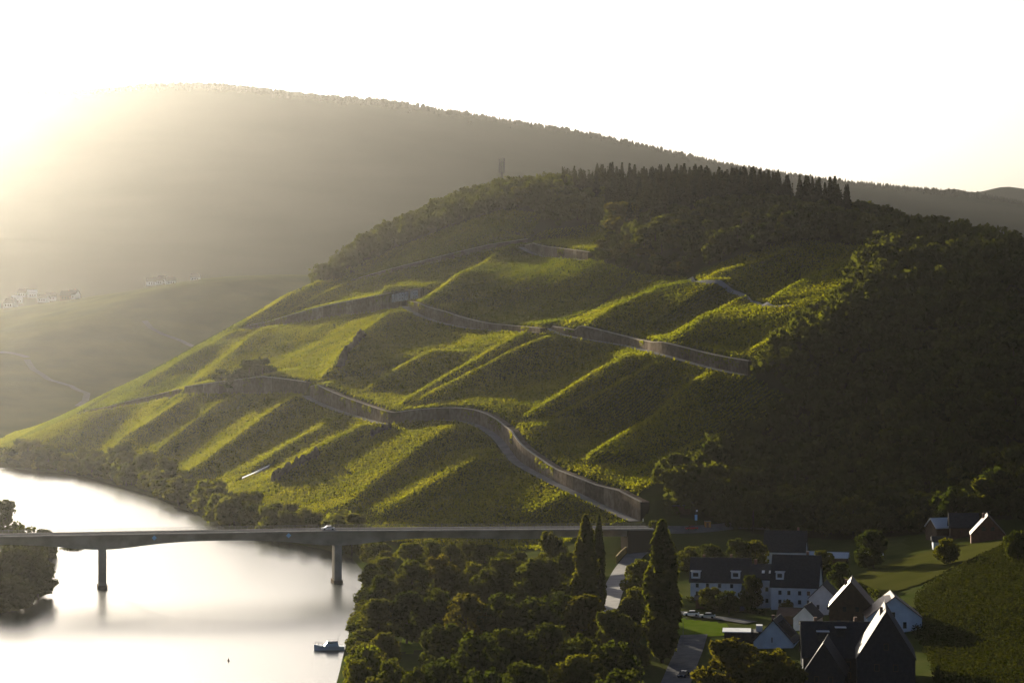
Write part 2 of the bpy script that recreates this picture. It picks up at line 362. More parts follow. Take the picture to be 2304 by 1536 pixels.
# river and the plain that runs on to the horizon
wm=bpy.data.materials.new('river_water'); wm.use_nodes=True; t=wm.node_tree; b=t.nodes['Principled BSDF']
b.inputs['Base Color'].default_value=(.02,.03,.025,1); b.inputs['Roughness'].default_value=.27; b.inputs['Specular IOR Level'].default_value=1.0; b.inputs['IOR'].default_value=1.33
tc=t.nodes.new('ShaderNodeTexCoord'); mp=t.nodes.new('ShaderNodeMapping'); mp.inputs['Scale'].default_value=(.9,.35,1)
n1=t.nodes.new('ShaderNodeTexNoise'); n1.inputs['Scale'].default_value=.5; n1.inputs['Detail'].default_value=4
bp=t.nodes.new('ShaderNodeBump'); bp.inputs['Strength'].default_value=.12; bp.inputs['Distance'].default_value=.25
t.links.new(tc.outputs['Object'],mp.inputs[0]); t.links.new(mp.outputs[0],n1.inputs['Vector']); t.links.new(n1.outputs['Fac'],bp.inputs['Height']); t.links.new(bp.outputs[0],b.inputs['Normal'])
wx=np.linspace(-700,-20,35); wy=np.linspace(250,1560,66); WX,WY=np.meshgrid(wx,wy)
tag(link('river_water',grid_mesh('river_water',WX,WY,np.zeros_like(WX),[wm])),kind='structure')
pg=MB().quad((-9000,-600,-6),(9000,-600,-6),(9000,14000,-6),(-9000,14000,-6)).build('plain_ground',M['meadow']); tag(pg,kind='structure')

# far valley: vine-clad spur, then the long wooded ridge
KF=1.05
FK=lambda Y: Y if Y<2300 else 2300+(Y-2300)*KF
fa=[]
for u,v,Y in [(0,708,2200),(120,690,2200),(250,668,2200),(400,643,2200),(600,630,2200),(735,634,2200),(100,830,1880),(300,750,2000),(200,890,1740),(450,790,1950),(600,700,2080),
 (60,676,2750),(170,678,2750),(360,642,2850),(60,690,2480),(250,672,2480),(400,652,2480),(600,640,2480),(100,500,3700),(100,340,4400),(0,214,5000),(200,207,5000),(330,194,5000),(500,191,5000),(620,202,5000),(700,214,5000),(850,236,5000),(1000,256,5000),
 (1130,278,5000),(1300,305,5000),(1500,345,5000),(1700,380,5000),(1900,414,5000),(2080,430,5000),(2200,440,5000),(2304,462,5000),(700,500,3700),(1150,500,3800),(1150,380,4400),(600,340,4400),(1900,520,4200),(2304,540,4200),(400,610,3100),(800,610,3100)]:
    fa.append(P3(u,v,FK(Y)))
fx_=[(-700,1600,5),(-500,1600,4),(-330,1590,4),(-150,1640,10),(0,1700,25),(-900,2200,60),(200,2000,60),(500,2500,120),(1200,2600,150),(-1500,2600,110),(-1500,1700,20),(1200,1800,120),
 (-2400,5000,520),(-2400,4000,300),(2400,5000,270),(2400,4000,200),(-2000,6200,400),(0,6200,380),(2000,6200,200),(-1000,3300,190),(-1600,3300,180)]
fa+=[(x*FK(y)/y if abs(x)<1500 else x,FK(y),90+(z-90)*FK(y)/y) if y>2300 else (x,y,z) for x,y,z in fx_]
ff=tps_fit(fa,1e-5,2000.0)
fx=np.arange(-2400,2401,20.); fy=np.concatenate([np.arange(1560,2600,12.),np.arange(2600,6300,24.)]); FX,FY=np.meshgrid(fx,fy)
FZ=tps_eval(ff,FX,FY)
far_=np.clip((FY-2700)/700,0,1)
spur=np.clip((FY-1600)/200,0,1)*(1-np.clip((FY-2150)/200,0,1))
FZ+=far_*(vnoise(FX,FY,260,21)*5)
FZ+=spur*(vnoise(FX*.86-FY*.3,FY*.02,55,23)*5)
def fz(x,y):
    i=int(np.clip(np.searchsorted(fx,x)-1,0,len(fx)-2)); j=int(np.clip(np.searchsorted(fy,y)-1,0,len(fy)-2))
    a=(x-fx[i])/(fx[i+1]-fx[i]); b_=(y-fy[j])/(fy[j+1]-fy[j])
    return float((FZ[j,i]*(1-a)+FZ[j,i+1]*a)*(1-b_)+(FZ[j+1,i]*(1-a)+FZ[j+1,i+1]*a)*b_)
ccy=cell(FY); M['spur']=mat('spur_vines',(.05,.06,.018),.95,0,(.085,.09,.025),.02,bump=.8,bscale=.15)
fmi=np.where(ccy>2560,1,0)
tag(link('far_hills',grid_mesh('far_hills',FX,FY,FZ,[M['spur'],M['far_wood']],fmi.ravel())),kind='structure')
bx_=np.arange(600,2600,25.); by_=np.arange(6500,7100,30.); BX,BY=np.meshgrid(bx_,by_)
crest=np.interp(bx_,[600,1000,1190,1300,1400,1450,2600],[180,330,425,448,452,453,380])
BZ=crest[None,:]*np.exp(-((BY-6750)/420)**2)+vnoise(BX,BY,90,31)*6
tag(link('distant_hill',grid_mesh('distant_hill',BX,BY,BZ,[M['far_wood']])),kind='structure')

# haze: one closed box of thin air around the valley
hm=bpy.data.materials.new('valley_haze'); hm.use_nodes=True; t=hm.node_tree
for n in list(t.nodes): t.nodes.remove(n)
out=t.nodes.new('ShaderNodeOutputMaterial'); pv=t.nodes.new('ShaderNodeVolumePrincipled')
pv.inputs['Color'].default_value=(.93,.92,.90,1); pv.inputs['Density'].default_value=HAZE; pv.inputs['Anisotropy'].default_value=HAZE_G
pv.inputs['Density Attribute'].default_value=''
t.links.new(pv.outputs[0],out.inputs['Volume'])
hz=MB().box((0,3450,340),(5400,7700,700)).build('haze',hm); tag(hz,kind='stuff')
# ------------------------------------------------------------------ road surfaces, retaining walls of panels with recessed joints and a coping
def offset(D,off):
    t=np.gradient(D[:,:2],axis=0); t/=np.maximum(np.linalg.norm(t,axis=1,keepdims=True),1e-6)
    return np.c_[D[:,0]-t[:,1]*off, D[:,1]+t[:,0]*off, D[:,2]]
def ribbon(name,D,o0,o1,dz,m,**k):
    a=offset(D,o0); b_=offset(D,o1); V=np.empty((2*len(D),3)); V[0::2]=a; V[1::2]=b_; V[:,2]+=dz
    i=np.arange(len(D)-1)*2; o=link(name,np_mesh(name,V,np.stack([i,i+2,i+3,i+1],1),None,[m],smooth=True)); tag(o,**k); return o
WLAB={'lower':'long stone retaining wall winding above the lowest vineyard road to the bridge','lower_left':'stone retaining wall overhung by dark bushes left of the winding lowest wall',
 'far_left':'low stone retaining wall far left near the river bend','middle':'curved stone retaining wall under the large rounded vineyard slope',
 'right':'stone retaining wall with bright pillar ends below the right hand vineyard plots','sign':'tall stone retaining wall carrying the big white lettering',
 'upper':'thin upper stone wall climbing to the woods above the lettered wall','upper_bend':'short stone wall at the topmost road bend below the wood'}
for name,(D,hw,wd) in roads.items():
    ribbon('vineyard_road',D,-wd,.02,-.02,M['path'],kind='structure')
    root=empty('retaining_wall',tuple(D[len(D)//2]),0,WLAB[name],'retaining wall','stone retaining walls across the vineyards'); root['kind']='thing'
    inv=-np.array(D[len(D)//2])
    def W(o,name_,mb,m_,sm=False):
        mb.v=[tuple(np.array(p)+inv) for p in mb.v]; return mb.build(name_,m_,o,sm)
    L=np.r_[0,np.cumsum(np.linalg.norm(np.diff(D[:,:2],axis=0),axis=1))]
    fr=offset(D,0.0); co=offset(D,.30); bk=offset(D,3.7)
    at=lambda A,s:np.array([np.interp(s,L,A[:,i]) for i in range(3)]); hat=lambda s:np.interp(s,L,hw)
    n=max(2,int(round(L[-1]/8.0))); step=L[-1]/n; cut=np.linspace(0,L[-1],n+1); cut[1:-1]+=np.random.default_rng(n).uniform(-1.6,1.6,n-1)
    core=MB()
    for k in range(n):
        s0,s1=cut[k]+.15,cut[k+1]-.15; h0,h1=hat(s0),hat(s1)
        if max(h0,h1)<.5: continue
        up=lambda p,h:(p[0],p[1],p[2]+h)
        pm=MB()
        sm_=(s0+s1)/2; hm_=hat(sm_)
        for (sa,sb) in ((s0,sm_),(sm_,s1)):
            a,b_=at(fr,sa),at(fr,sb); c,d=at(bk,sb),at(bk,sa); ha,hb=hat(sa),hat(sb)
            pm.hexa([up(a,-.8),up(b_,-.8),up(c,-.8),up(d,-.8),up(a,ha),up(b_,hb),up(c,hb),up(d,ha)])
        W(root,'wall_panel',pm,M['stone'])
        if random.random()<.22 and hm_>2:                # ivy hanging from the top of the panel
            g_=np.random.default_rng(int(L[-1]*100)+k); m_=46; q=np.array([at(fr,s) for s in g_.uniform(s0,s1,m_)]); nrm=(at(fr,sm_)-at(bk,sm_)); nrm/=np.linalg.norm(nrm)
            q=q+nrm*g_.uniform(0,.35,(m_,1)); q[:,2]+=hm_-np.abs(g_.normal(0,hm_*.3,m_)).clip(0,hm_*.95)
            V_,Q_=leaf_quads(q+inv,.5,.2,k); iv=link('ivy',np_mesh('ivy',V_,Q_,None,[M['vine']]),root); iv['kind']='stuff'
        a,b_=at(co,cut[k]),at(co,cut[k+1]); c,d=at(bk,cut[k+1]),at(bk,cut[k]); ha,hb=hat(cut[k])-.1,hat(cut[k+1])-.1
        core.hexa([up(a,-.6),up(b_,-.6),up(c,-.6),up(d,-.6),up(a,ha),up(b_,hb),up(c,hb),up(d,ha)])
    W(root,'wall_core',core,M['stone_dark'])
    cp=MB(); kk=np.nonzero(hw>.9)[0]
    fo=offset(D,.03); fb=offset(D,.75)
    for i in range(len(D)-1):
        if hw[i]<.9 or hw[i+1]<.9: continue
        q=[]
        for dz in (.0,.32):
            for A,j in ((fo,i),(fo,i+1),(fb,i+1),(fb,i)): q.append((A[j,0],A[j,1],A[j,2]+hw[j]+dz))
        cp.hexa(q)
    if cp.v: W(root,'coping',cp,M['coping'])

# white capital letters standing on the tall wall
D,hw,wd=roads['sign']
su=pix(D[:,0],D[:,1],D[:,2])[0]
i0=np.interp(881,su,np.arange(len(D))); i1=np.interp(941,su,np.arange(len(D))) if su.max()>941 else None
fr=offset(D,-.18)
pa=np.array([np.interp(i0,range(len(D)),fr[:,i]) for i in range(3)])
dirw=fr[-1]-fr[int(i0)]; dirw=dirw/np.linalg.norm(dirw[:2])
txt='BRAUNEBERGER JUFFER'
# horizontal run from column 881 to 941
s=np.linspace(0,120,1201); uu=pix(pa[0]+dirw[0]*s,pa[1]+dirw[1]*s,0)[0]; run=float(np.interp(941,uu,s))
hgt=18.5*pa[1]/F
lroot=empty('wall_lettering',tuple(pa+np.array((0,0,hgt*.85))),math.atan2(dirw[1],dirw[0]),'large white letters BRAUNEBERGER JUFFER across the tall stone wall','lettering')
pit=run/len(txt); rise=dirw[2]
for k,ch in enumerate(txt):
    if ch==' ': continue
    cu_=bpy.data.curves.new('letter','FONT'); cu_.body=ch; cu_.extrude=.06; cu_.offset=.014; cu_.resolution_u=2
    to=bpy.data.objects.new('tmp',cu_); COL.objects.link(to); dg=bpy.context.evaluated_depsgraph_get()
    me=bpy.data.meshes.new_from_object(to.evaluated_get(dg)); bpy.data.objects.remove(to); bpy.data.curves.remove(cu_)
    n=len(me.vertices); c=np.empty(n*3,np.float32); me.vertices.foreach_get('co',c); c=c.reshape(-1,3)
    mn,mx=c[:,0].min(),c[:,0].max(); h_=c[:,1].max()-c[:,1].min()
    x=(c[:,0]-mn)/(mx-mn)*pit*.82; z=(c[:,1]-c[:,1].min())/h_*hgt
    me.vertices.foreach_set('co',np.stack([x,c[:,2]*1.0-.1,z],1).ravel()); me.update(); me.materials.clear(); me.materials.append(M['letter'])
    o=link('letter',me,lroot); o.location=(k*pit,0,k*pit*rise)
# ------------------------------------------------------------------ vines in rows up the slopes
VINE=[(0,992),(60,962),(190,913),(360,830),(550,722),(640,668),(735,626),(830,586),(1000,518),(1130,474),(1220,484),(1195,538),(1230,520),(1330,510),(1400,512),(1372,560),(1322,582),(1440,622),(1560,628),(1640,588),(1720,560),(1800,543),(1990,563),
 (1925,640),(1895,690),(1810,760),(1700,815),(1690,850),(1775,900),(1745,960),(1650,1010),(1530,1062),(1440,1112),(1445,1172),(1340,1192),(1240,1240),(1080,1240),(900,1230),(760,1185),(640,1160),(520,1110),(400,1072),(300,1035),(200,1015),(0,1010)]
SCRUB=[(1322,582),(1400,512),(1440,560),(1560,600),(1560,628),(1440,622)]
rows=[]; fdir=np.array((.84,.54)); cdir=np.array((-.54,.84)); fdir/=np.linalg.norm(fdir); cdir/=np.linalg.norm(cdir)
a_=np.arange(300,1750,1.15); b_=np.arange(380,1700,2.0)
AA,BB=np.meshgrid(a_,b_); AA=AA+rng.uniform(-.25,.25,AA.shape)
VX=fdir[0]*AA+cdir[0]*BB-0; VY=fdir[1]*AA+cdir[1]*BB
VX=VX.ravel(); VY=VY.ravel()
k=(VX>GX0+5)&(VX<300)&(VY>815)&(VY<1600); VX=VX[k]; VY=VY[k]
VZ=hs(VX,VY); u,v=pix(VX,VY,VZ)
k=poly_in(VINE,u,v)&(VZ>4.0)&~poly_in(SCRUB,u,v); VX,VY,VZ,u,v=VX[k],VY[k],VZ[k],u[k],v[k]
for name,(D,hw,wd) in roads.items():
    m=(VX>D[:,0].min()-8)&(VX<D[:,0].max()+8)&(VY>D[:,1].min()-8)&(VY<D[:,1].max()+8)
    d,sd,par,ov=seg_near(D[:,:2],VX[m],VY[m]); sg=d*sd
    bad=(sg>-wd-.9)&(sg<3.3)&(ov<4); kk=np.ones(len(VX),bool); kk[np.nonzero(m)[0][bad]]=False
    VX,VY,VZ,u,v=VX[kk],VY[kk],VZ[kk],u[kk],v[kk]
TRACKS=[([(1552,628),(1566,634),(1600,639),(1640,651),(1676,668),(1698,684),(1730,692),(1775,690)],2.2),([(1940,566),(1965,567),(1985,573),(1994,582)],2.5),([(1425,622),(1385,662),(1335,700),(1275,724)],1.8),
 ([(545,1081),(590,1062),(606,1053)],3.2),([(765,830),(775,800),(800,775),(818,755)],2.2),([(616,1082),(640,1066),(680,1045),(715,1025)],2.2)]
for pts,cl in TRACKS:
    d,_,_,_=seg_near(casts(pts)[:,:2],VX,VY); kk=d>cl; VX,VY,VZ,u,v=VX[kk],VY[kk],VZ[kk],u[kk],v[kk]
# missing plants and uneven vigour
kk=rng.random(len(VX))>.05+.10*(vnoise(VX,VY,25,41)>1.0); VX,VY,VZ,u,v=VX[kk],VY[kk],VZ[kk],u[kk],v[kk]
PLOTS=[
 ('vines above the thin upper wall, left of the hilltop wood',[(740,640),(830,580),(1130,465),(1240,480),(1190,545),(1100,562),(980,590),(860,616),(760,645)]),
 ('vines between the thin upper wall and the lettered wall',[(540,740),(735,620),(760,645),(860,616),(980,590),(1190,545),(1110,580),(945,672),(915,660),(800,675),(700,705),(600,735)]),
 ('small vine plot above the topmost road bend',[(1190,550),(1195,520),(1400,505),(1420,560),(1320,580)]),
 ('vines on the large rounded slope in the middle of the hill',[(930,690),(1183,540),(1330,580),(1600,640),(1380,690),(1250,735),(1050,735)]),
 ('vines on the upper right plots under the dark wood',[(1240,740),(1400,690),(1600,630),(1800,540),(2000,560),(1900,700),(1690,830),(1480,775)]),
 ('vines between the lettered wall and the bushes by the lower wall',[(420,870),(545,740),(915,695),(760,800),(712,870),(580,860)]),
 ('vines between the middle and lowest winding walls',[(700,880),(900,690),(1230,745),(1700,845),(1800,900),(1650,1010),(1440,1110),(1160,960),(900,930)]),
 ('hazy vines on the far left flank of the hill',[(0,1010),(190,910),(545,720),(600,735),(430,870),(180,935)])]
lab=np.full(len(VX),len(PLOTS))
for i in range(len(PLOTS)-1,-1,-1): lab[poly_in(PLOTS[i][1],u,v)]=i
names=[p[0] for p in PLOTS]+['vines below the lowest winding wall down to river and bridge']
vig=1+.07*vnoise(VX,VY,18,42)
NV=9
for i,nm in enumerate(names):
    m=np.nonzero(lab==i)[0]
    if not len(m): continue
    nv=NV; X=np.repeat(VX[m],nv); Y=np.repeat(VY[m],nv); Z=np.repeat(VZ[m],nv); g=np.repeat(vig[m],nv)
    al=rng.uniform(-.65,.65,len(X)); ac=rng.normal(0,.13,len(X)); hh=rng.uniform(.4,1.0,len(X))
    X2=X+fdir[0]*al+cdir[0]*ac; Y2=Y+fdir[1]*al+cdir[1]*ac
    Z2=hs(X2,Y2)+hh*1.6*g
    V,Q=leaf_quads(np.stack([X2,Y2,Z2],1),.5*g,.25,100+i)
    o=link('vine_rows',np_mesh('vine_rows',V,Q,None,[M['vine']])); tag(o,nm,kind='stuff')
print('vine plants',len(VX))
# ------------------------------------------------------------------ trees
M['bark']=mat('bark',(.045,.035,.025),.95,.1,(.07,.055,.04),2.0)
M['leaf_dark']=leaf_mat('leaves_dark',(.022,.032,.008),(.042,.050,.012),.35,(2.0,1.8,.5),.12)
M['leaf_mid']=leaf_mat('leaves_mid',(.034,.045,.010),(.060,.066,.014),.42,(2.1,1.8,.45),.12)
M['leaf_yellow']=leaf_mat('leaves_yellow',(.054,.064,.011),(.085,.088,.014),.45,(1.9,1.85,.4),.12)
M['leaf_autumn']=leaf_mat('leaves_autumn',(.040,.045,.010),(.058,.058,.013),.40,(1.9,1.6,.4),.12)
M['leaf_shade_tint']=leaf_mat('vine_leaves_shade_tint',(.016,.022,.005),(.028,.031,.008),.2,(1.8,1.7,.4),.12)  # same vines, darkened and less translucent: shade painted into the leaves
M['needles']=leaf_mat('needles',(.014,.020,.009),(.028,.032,.013),.15,(1.8,1.5,.5),.1)
def trunk_mesh(nm,h,r,limbs=4,seed=0):
    r_=random.Random(seed); b=MB(); b.beam((0,0,-.6),(0,0,h*.5),r,7,r*.65); b.beam((0,0,h*.5),(r*.3,0,h*.85),r*.65,6,r*.15)
    for k in range(limbs):
        a=k*6.283/limbs+r_.random(); z=h*(.28+.4*r_.random()); l=h*.25
        b.beam((0,0,z),(l*math.cos(a),l*math.sin(a),z+l*.8),r*.35,5,r*.08)
    return b.mesh(nm,M['bark'],True)
def crown_pts(h,r,n,lobes,seed,base=.22,flat=1.0):
    g=np.random.default_rng(seed); C=[];Rr=[]
    for k in range(lobes):
        t=g.random()**.8; z=base*h+(.96-base)*h*t
        rr=r*math.sqrt(max(.06,1-((t-.38)/.66)**2)); a=g.random()*6.283; d=rr*(.3+.62*g.random())
        C.append((d*math.cos(a),d*math.sin(a),z)); Rr.append(rr*(.22+.30*g.random())+.25)
    C=np.array(C); Rr=np.array(Rr); C[:,2]=np.minimum(C[:,2],h-Rr*.8)
    w_=Rr**2/np.sum(Rr**2); k=g.choice(lobes,n,p=w_)
    D=g.standard_normal((n,3)); D/=np.linalg.norm(D,axis=1,keepdims=True); D[:,2]*=.85
    rad=Rr[k]*(.62+.42*g.random(n)**.6)
    P=C[k]+D*rad[:,None]
    return P,D
def leafy(nm,P,D,size,m,seed):
    g=np.random.default_rng(seed); n=len(P)
    N=D*.9+g.standard_normal((n,3))*.75; N/=np.linalg.norm(N,axis=1,keepdims=True)
    A=np.cross(N,g.standard_normal((n,3))); A/=np.linalg.norm(A,axis=1,keepdims=True); B=np.cross(N,A)
    s=(size*(.6+.8*g.random(n)))[:,None]*.5
    V=np.stack([P-A*s-B*s*.7,P+A*s*.8-B*s,P+A*s+B*s*.8,P-A*s*.7+B*s],1).reshape(-1,3)
    return np_mesh(nm,V,np.arange(4*n,dtype=np.int32).reshape(-1,4),None,[m])
def conifer_pts(h,r,n,seed):
    g=np.random.default_rng(seed); t=g.random(n)**.75; tier=np.floor(t*14)/14+g.random(n)*.03
    z=h*(.06+.94*(1-t)); rr=r*(t**1.1)*(.55+.45*g.random(n)**.5)*(.8+.25*np.sin(tier*60+g.random()*6))
    a=g.random(n)*6.283; P=np.stack([rr*np.cos(a),rr*np.sin(a),z-rr*.25],1); D=np.stack([np.cos(a)*.5,np.sin(a)*.5,np.full(n,.8)],1)
    P[:40,:2]*=.3
    return P,D
def poplar_pts(h,r,n,seed):
    g=np.random.default_rng(seed); t=g.random(n); prof=np.interp(t,[0,.06,.25,.6,.85,1],[.35,.7,1,.9,.5,.08])
    a=g.random(n)*6.283; rr=r*prof*(.45+.6*g.random(n)**.5)*(1+.22*np.sin(a*3+t*18+seed))
    z=h*(.05+.95*t); P=np.stack([rr*np.cos(a),rr*np.sin(a),z],1); D=np.stack([np.cos(a),np.sin(a),np.full(n,.7)],1)
    return P,D
TK={}     # kind -> list of (crown mesh, trunk mesh), built at height 10, radius 4
LEAFK={'oak':'leaf_mid','dark':'leaf_dark','yellow':'leaf_yellow','autumn':'leaf_autumn'}
for kd,m_ in LEAFK.items():
    TK[kd]=[(leafy('crown',*crown_pts(10,4,3600,26,10+i,.14),.50,M[m_],i),trunk_mesh('trunk',9,.26,4,i)) for i in range(3)]
    TK[kd+'_far']=[(leafy('crown',*crown_pts(10,4,620,15,40+i,.08),1.05,M[m_],i),trunk_mesh('trunk',9,.26,2,i)) for i in range(3)]
TK['conifer']=[(leafy('crown',*conifer_pts(10,2.0,900,60+i),.40,M['needles'],i),trunk_mesh('trunk',9,.16,0,i)) for i in range(4)]
TK['poplar']=[(leafy('crown',*poplar_pts(10,1.0,5200,70+i),.26,M['leaf_dark' if i else 'leaf_mid'],i),trunk_mesh('trunk',8,.12,0,i)) for i in range(2)]
def tree(kind,x,y,h,r,name,label,group,cat='tree',z=None,sink=.3):
    cr,tr=random.choice(TK[kind]); z=gz(x,y) if z is None else z
    t=empty(name,(x,y,z-sink),random.uniform(0,6.283),label,cat,group)
    base={'conifer':2.0,'poplar':1.0}.get(kind,4.0)
    t.scale=(r/base*random.uniform(.93,1.07),r/base*random.uniform(.93,1.07),h/10)
    link('trunk',tr,t); link('crown',cr,t); return t
def tree_px(kind,u,vtop,h,rpx,name,label,group=None):
    Y=700.0
    for _ in range(12):
        x=(u-UC)*Y/F; Y=.5*Y+.5*F*(H-gz(x,Y)-h)/(vtop-VH)
    x=(u-UC)*Y/F; return tree(kind,x,Y,h,rpx*Y/F,name,label,group)
# riverside wood, one by one: kind, column, top row, height, crown radius in pixels, label or None
GW='trees of the riverside wood'
SH={'oak':'round green tree crowded among others in the riverside wood','dark':'dark tree in the shaded middle of the riverside wood','yellow':'yellow green tree in the riverside wood','autumn':'brownish tree in the shaded riverside wood'}
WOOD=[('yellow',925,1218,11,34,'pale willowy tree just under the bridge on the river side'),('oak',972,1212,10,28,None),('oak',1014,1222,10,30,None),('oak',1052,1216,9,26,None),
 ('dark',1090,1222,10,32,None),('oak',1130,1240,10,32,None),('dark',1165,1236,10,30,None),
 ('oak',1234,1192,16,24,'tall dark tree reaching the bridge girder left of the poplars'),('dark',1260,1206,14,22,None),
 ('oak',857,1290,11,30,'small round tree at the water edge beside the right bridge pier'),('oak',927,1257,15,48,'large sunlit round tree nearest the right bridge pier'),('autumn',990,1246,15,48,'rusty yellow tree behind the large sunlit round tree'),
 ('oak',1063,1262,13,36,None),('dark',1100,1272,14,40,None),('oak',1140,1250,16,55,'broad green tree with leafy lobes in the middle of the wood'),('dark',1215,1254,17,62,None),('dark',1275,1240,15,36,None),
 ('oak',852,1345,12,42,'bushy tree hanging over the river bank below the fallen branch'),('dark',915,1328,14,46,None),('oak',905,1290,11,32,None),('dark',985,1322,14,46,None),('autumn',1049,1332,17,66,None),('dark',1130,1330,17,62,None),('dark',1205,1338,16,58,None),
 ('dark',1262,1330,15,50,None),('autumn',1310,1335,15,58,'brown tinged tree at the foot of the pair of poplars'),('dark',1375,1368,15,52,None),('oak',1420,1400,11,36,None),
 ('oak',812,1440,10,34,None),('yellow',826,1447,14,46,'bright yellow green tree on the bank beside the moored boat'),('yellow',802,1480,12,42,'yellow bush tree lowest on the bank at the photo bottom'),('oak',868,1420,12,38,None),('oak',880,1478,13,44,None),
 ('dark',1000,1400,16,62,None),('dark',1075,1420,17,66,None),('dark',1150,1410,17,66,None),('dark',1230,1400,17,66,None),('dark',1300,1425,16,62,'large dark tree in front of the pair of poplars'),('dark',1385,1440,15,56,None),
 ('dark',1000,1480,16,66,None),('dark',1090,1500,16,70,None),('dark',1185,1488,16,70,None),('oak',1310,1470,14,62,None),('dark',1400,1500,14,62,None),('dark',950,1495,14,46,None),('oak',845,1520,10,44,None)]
ROWS=[(1240,'row just under the bridge'),(1300,'row behind the poplars'),(1380,'middle row'),(1440,'row before the lowest'),(9999,'lowest row')]
ORD=['first','second','third','fourth','fifth','sixth','seventh','eighth','ninth','tenth','eleventh','twelfth']
TINT={'oak':'green','dark':'dark green','yellow':'yellow green','autumn':'brownish'}
band=lambda v:next(i for i,r_ in enumerate(ROWS) if v<r_[0])
for kd,u,vt,h,rp,lb in WOOD:
    k=sum(1 for w_ in WOOD if band(w_[2])==band(vt) and w_[1]<u)
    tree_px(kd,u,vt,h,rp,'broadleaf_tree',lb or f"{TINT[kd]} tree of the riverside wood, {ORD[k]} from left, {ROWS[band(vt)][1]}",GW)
for u,vt,h,rp,lb in ((1318,1156,31,27,'taller broad poplar of the pair left of the ramp road'),(1348,1160,30,14,'thin poplar close beside the taller one left of the ramp road'),(1490,1168,35,38,'single massive dark poplar between ramp road and village'),(1500,1190,28,26,'lower poplar merging with the massive single poplar')):
    tree_px('poplar',u,vt,h,rp,'poplar_tree',lb,'tall poplars before the bridge end')
# village trees
GV='trees and bushes among the village houses'
VT=[('autumn',1640,1432,14,70,'big rusty tree with sparkling leaves in front of the white gabled house'),('autumn',1745,1458,12,68,'broad brown tree right beside the big rusty tree'),('dark',1965,1190,12,36,'round tree standing alone under the dark hillside above the small white shed'),
 ('oak',1440,1255,11,36,'green tree between the ramp road and the massive poplar'),('dark',1660,1208,11,34,'dark tree behind the left slate roofed house'),('oak',1700,1212,10,30,'green tree left of the back house'),('dark',1600,1222,10,36,'dark tree at the junction above the slate roofed house'),('oak',1555,1225,9,30,'tree beside the road curve with the red car'),
 ('dark',1690,1290,10,26,'dark tree between the slate roofed and the white house'),('oak',1600,1318,7,30,'yellowish garden bush before the slate roofed house'),('dark',1640,1325,7,26,'dark garden bush before the slate roofed house'),
 ('oak',1850,1235,8,26,'small tree behind the roof of the white house'),('dark',1890,1262,8,24,'dark tree at the lower edge of the tan field'),('autumn',1770,1345,5,16,'reddish bush in front of the white house'),
 ('dark',2110,1490,9,8,'thin dark cypress at the edge of the shaded vineyard'),('oak',1430,1318,10,32,'tree left of the massive poplar by the ramp'),('dark',1420,1345,10,36,'dark tree below the ramp road'),
 ('oak',2130,1208,8,26,'bush tree beside the bright roofed barn'),('dark',2290,1190,9,26,'dark tree right of the red brown house'),('autumn',1880,1345,8,18,'rust coloured climber tree at the corner of the brown house'),
 ('oak',1470,1170,8,22,'small tree at the end of the bridge'),('yellow',1498,1075,9,24,'lone yellowish tree at the edge of the shaded slope')]
for kd,u,vt,h,rp,lb in VT: tree_px(kd,u,vt,h,rp,'garden_tree',lb,GV)
# bushes leaning over the near bank
for i in range(46):
    t_=i/45; p=np.array([np.interp(t_*3,[0,1,2,3],RIVER[1:5,k]) for k in range(2)]); x,y=p[0]+random.uniform(2.5,6.5),p[1]+random.uniform(-3,3)
    h=random.uniform(4,8); tree(random.choice(['oak','oak','dark','yellow']),x,y,h,h*random.uniform(.45,.6),'bank_bush','bushy tree leaning over the water along the near wooded bank','bushes along the near wooded bank')
# left bank
for u,vt,h,rp,lb in ((8,1122,19,40,'tallest dark tree on the left river bank'),(55,1180,17,48,'dark tree at the water on the left bank above the bridge line'),(100,1188,14,38,'dark tree on the left bank nearest the left bridge pier'),(30,1230,15,60,'dark tree low on the left bank under the bridge'),(85,1250,13,46,'dark tree leaning over the water under the bridge at left'),(20,1290,12,60,'lowest dark tree at the left photo edge')):
    tree_px('dark',u,vt,h,rp,'bank_tree',lb,'dark trees on the left bank')
tree_px('oak',165,1222,5,36,'bank_bush','low bush on the bank tip left of the left bridge pier',"dark trees on the left bank")
# trees along the far bank under the vines
BK=RIVER[4:12]; L_=np.r_[0,np.cumsum(np.linalg.norm(np.diff(BK,axis=0),axis=1))]
s_=0
while s_<L_[-1]:
    p=np.array([np.interp(s_,L_,BK[:,i]) for i in range(2)]); off=random.uniform(0,7)
    h=random.uniform(7,13)*(1.15 if random.random()<.2 else 1); x,y=p[0]+off*.84,p[1]+off*.54
    tree(random.choice(['oak','oak','yellow'])+'_far',x,y,h,h*random.uniform(.42,.56),'bank_tree','hazy bushy tree along the far bank below the vineyards','trees along the far bank')
    s_+=random.uniform(3.4,5.6)
# trees over the lower left wall, scrub under the hilltop wood
for u,v,h,rp in ((497,884,8,20),(535,878,11,30),(560,875,12,34),(590,868,10,24)):
    c=cast(u,v,0,780); tree('dark_far',c[0],c[1]+2,h,rp*c[1]/F,'hanging_bush','dark bush hanging over the lower left retaining wall','dark bushes over the lower left wall')
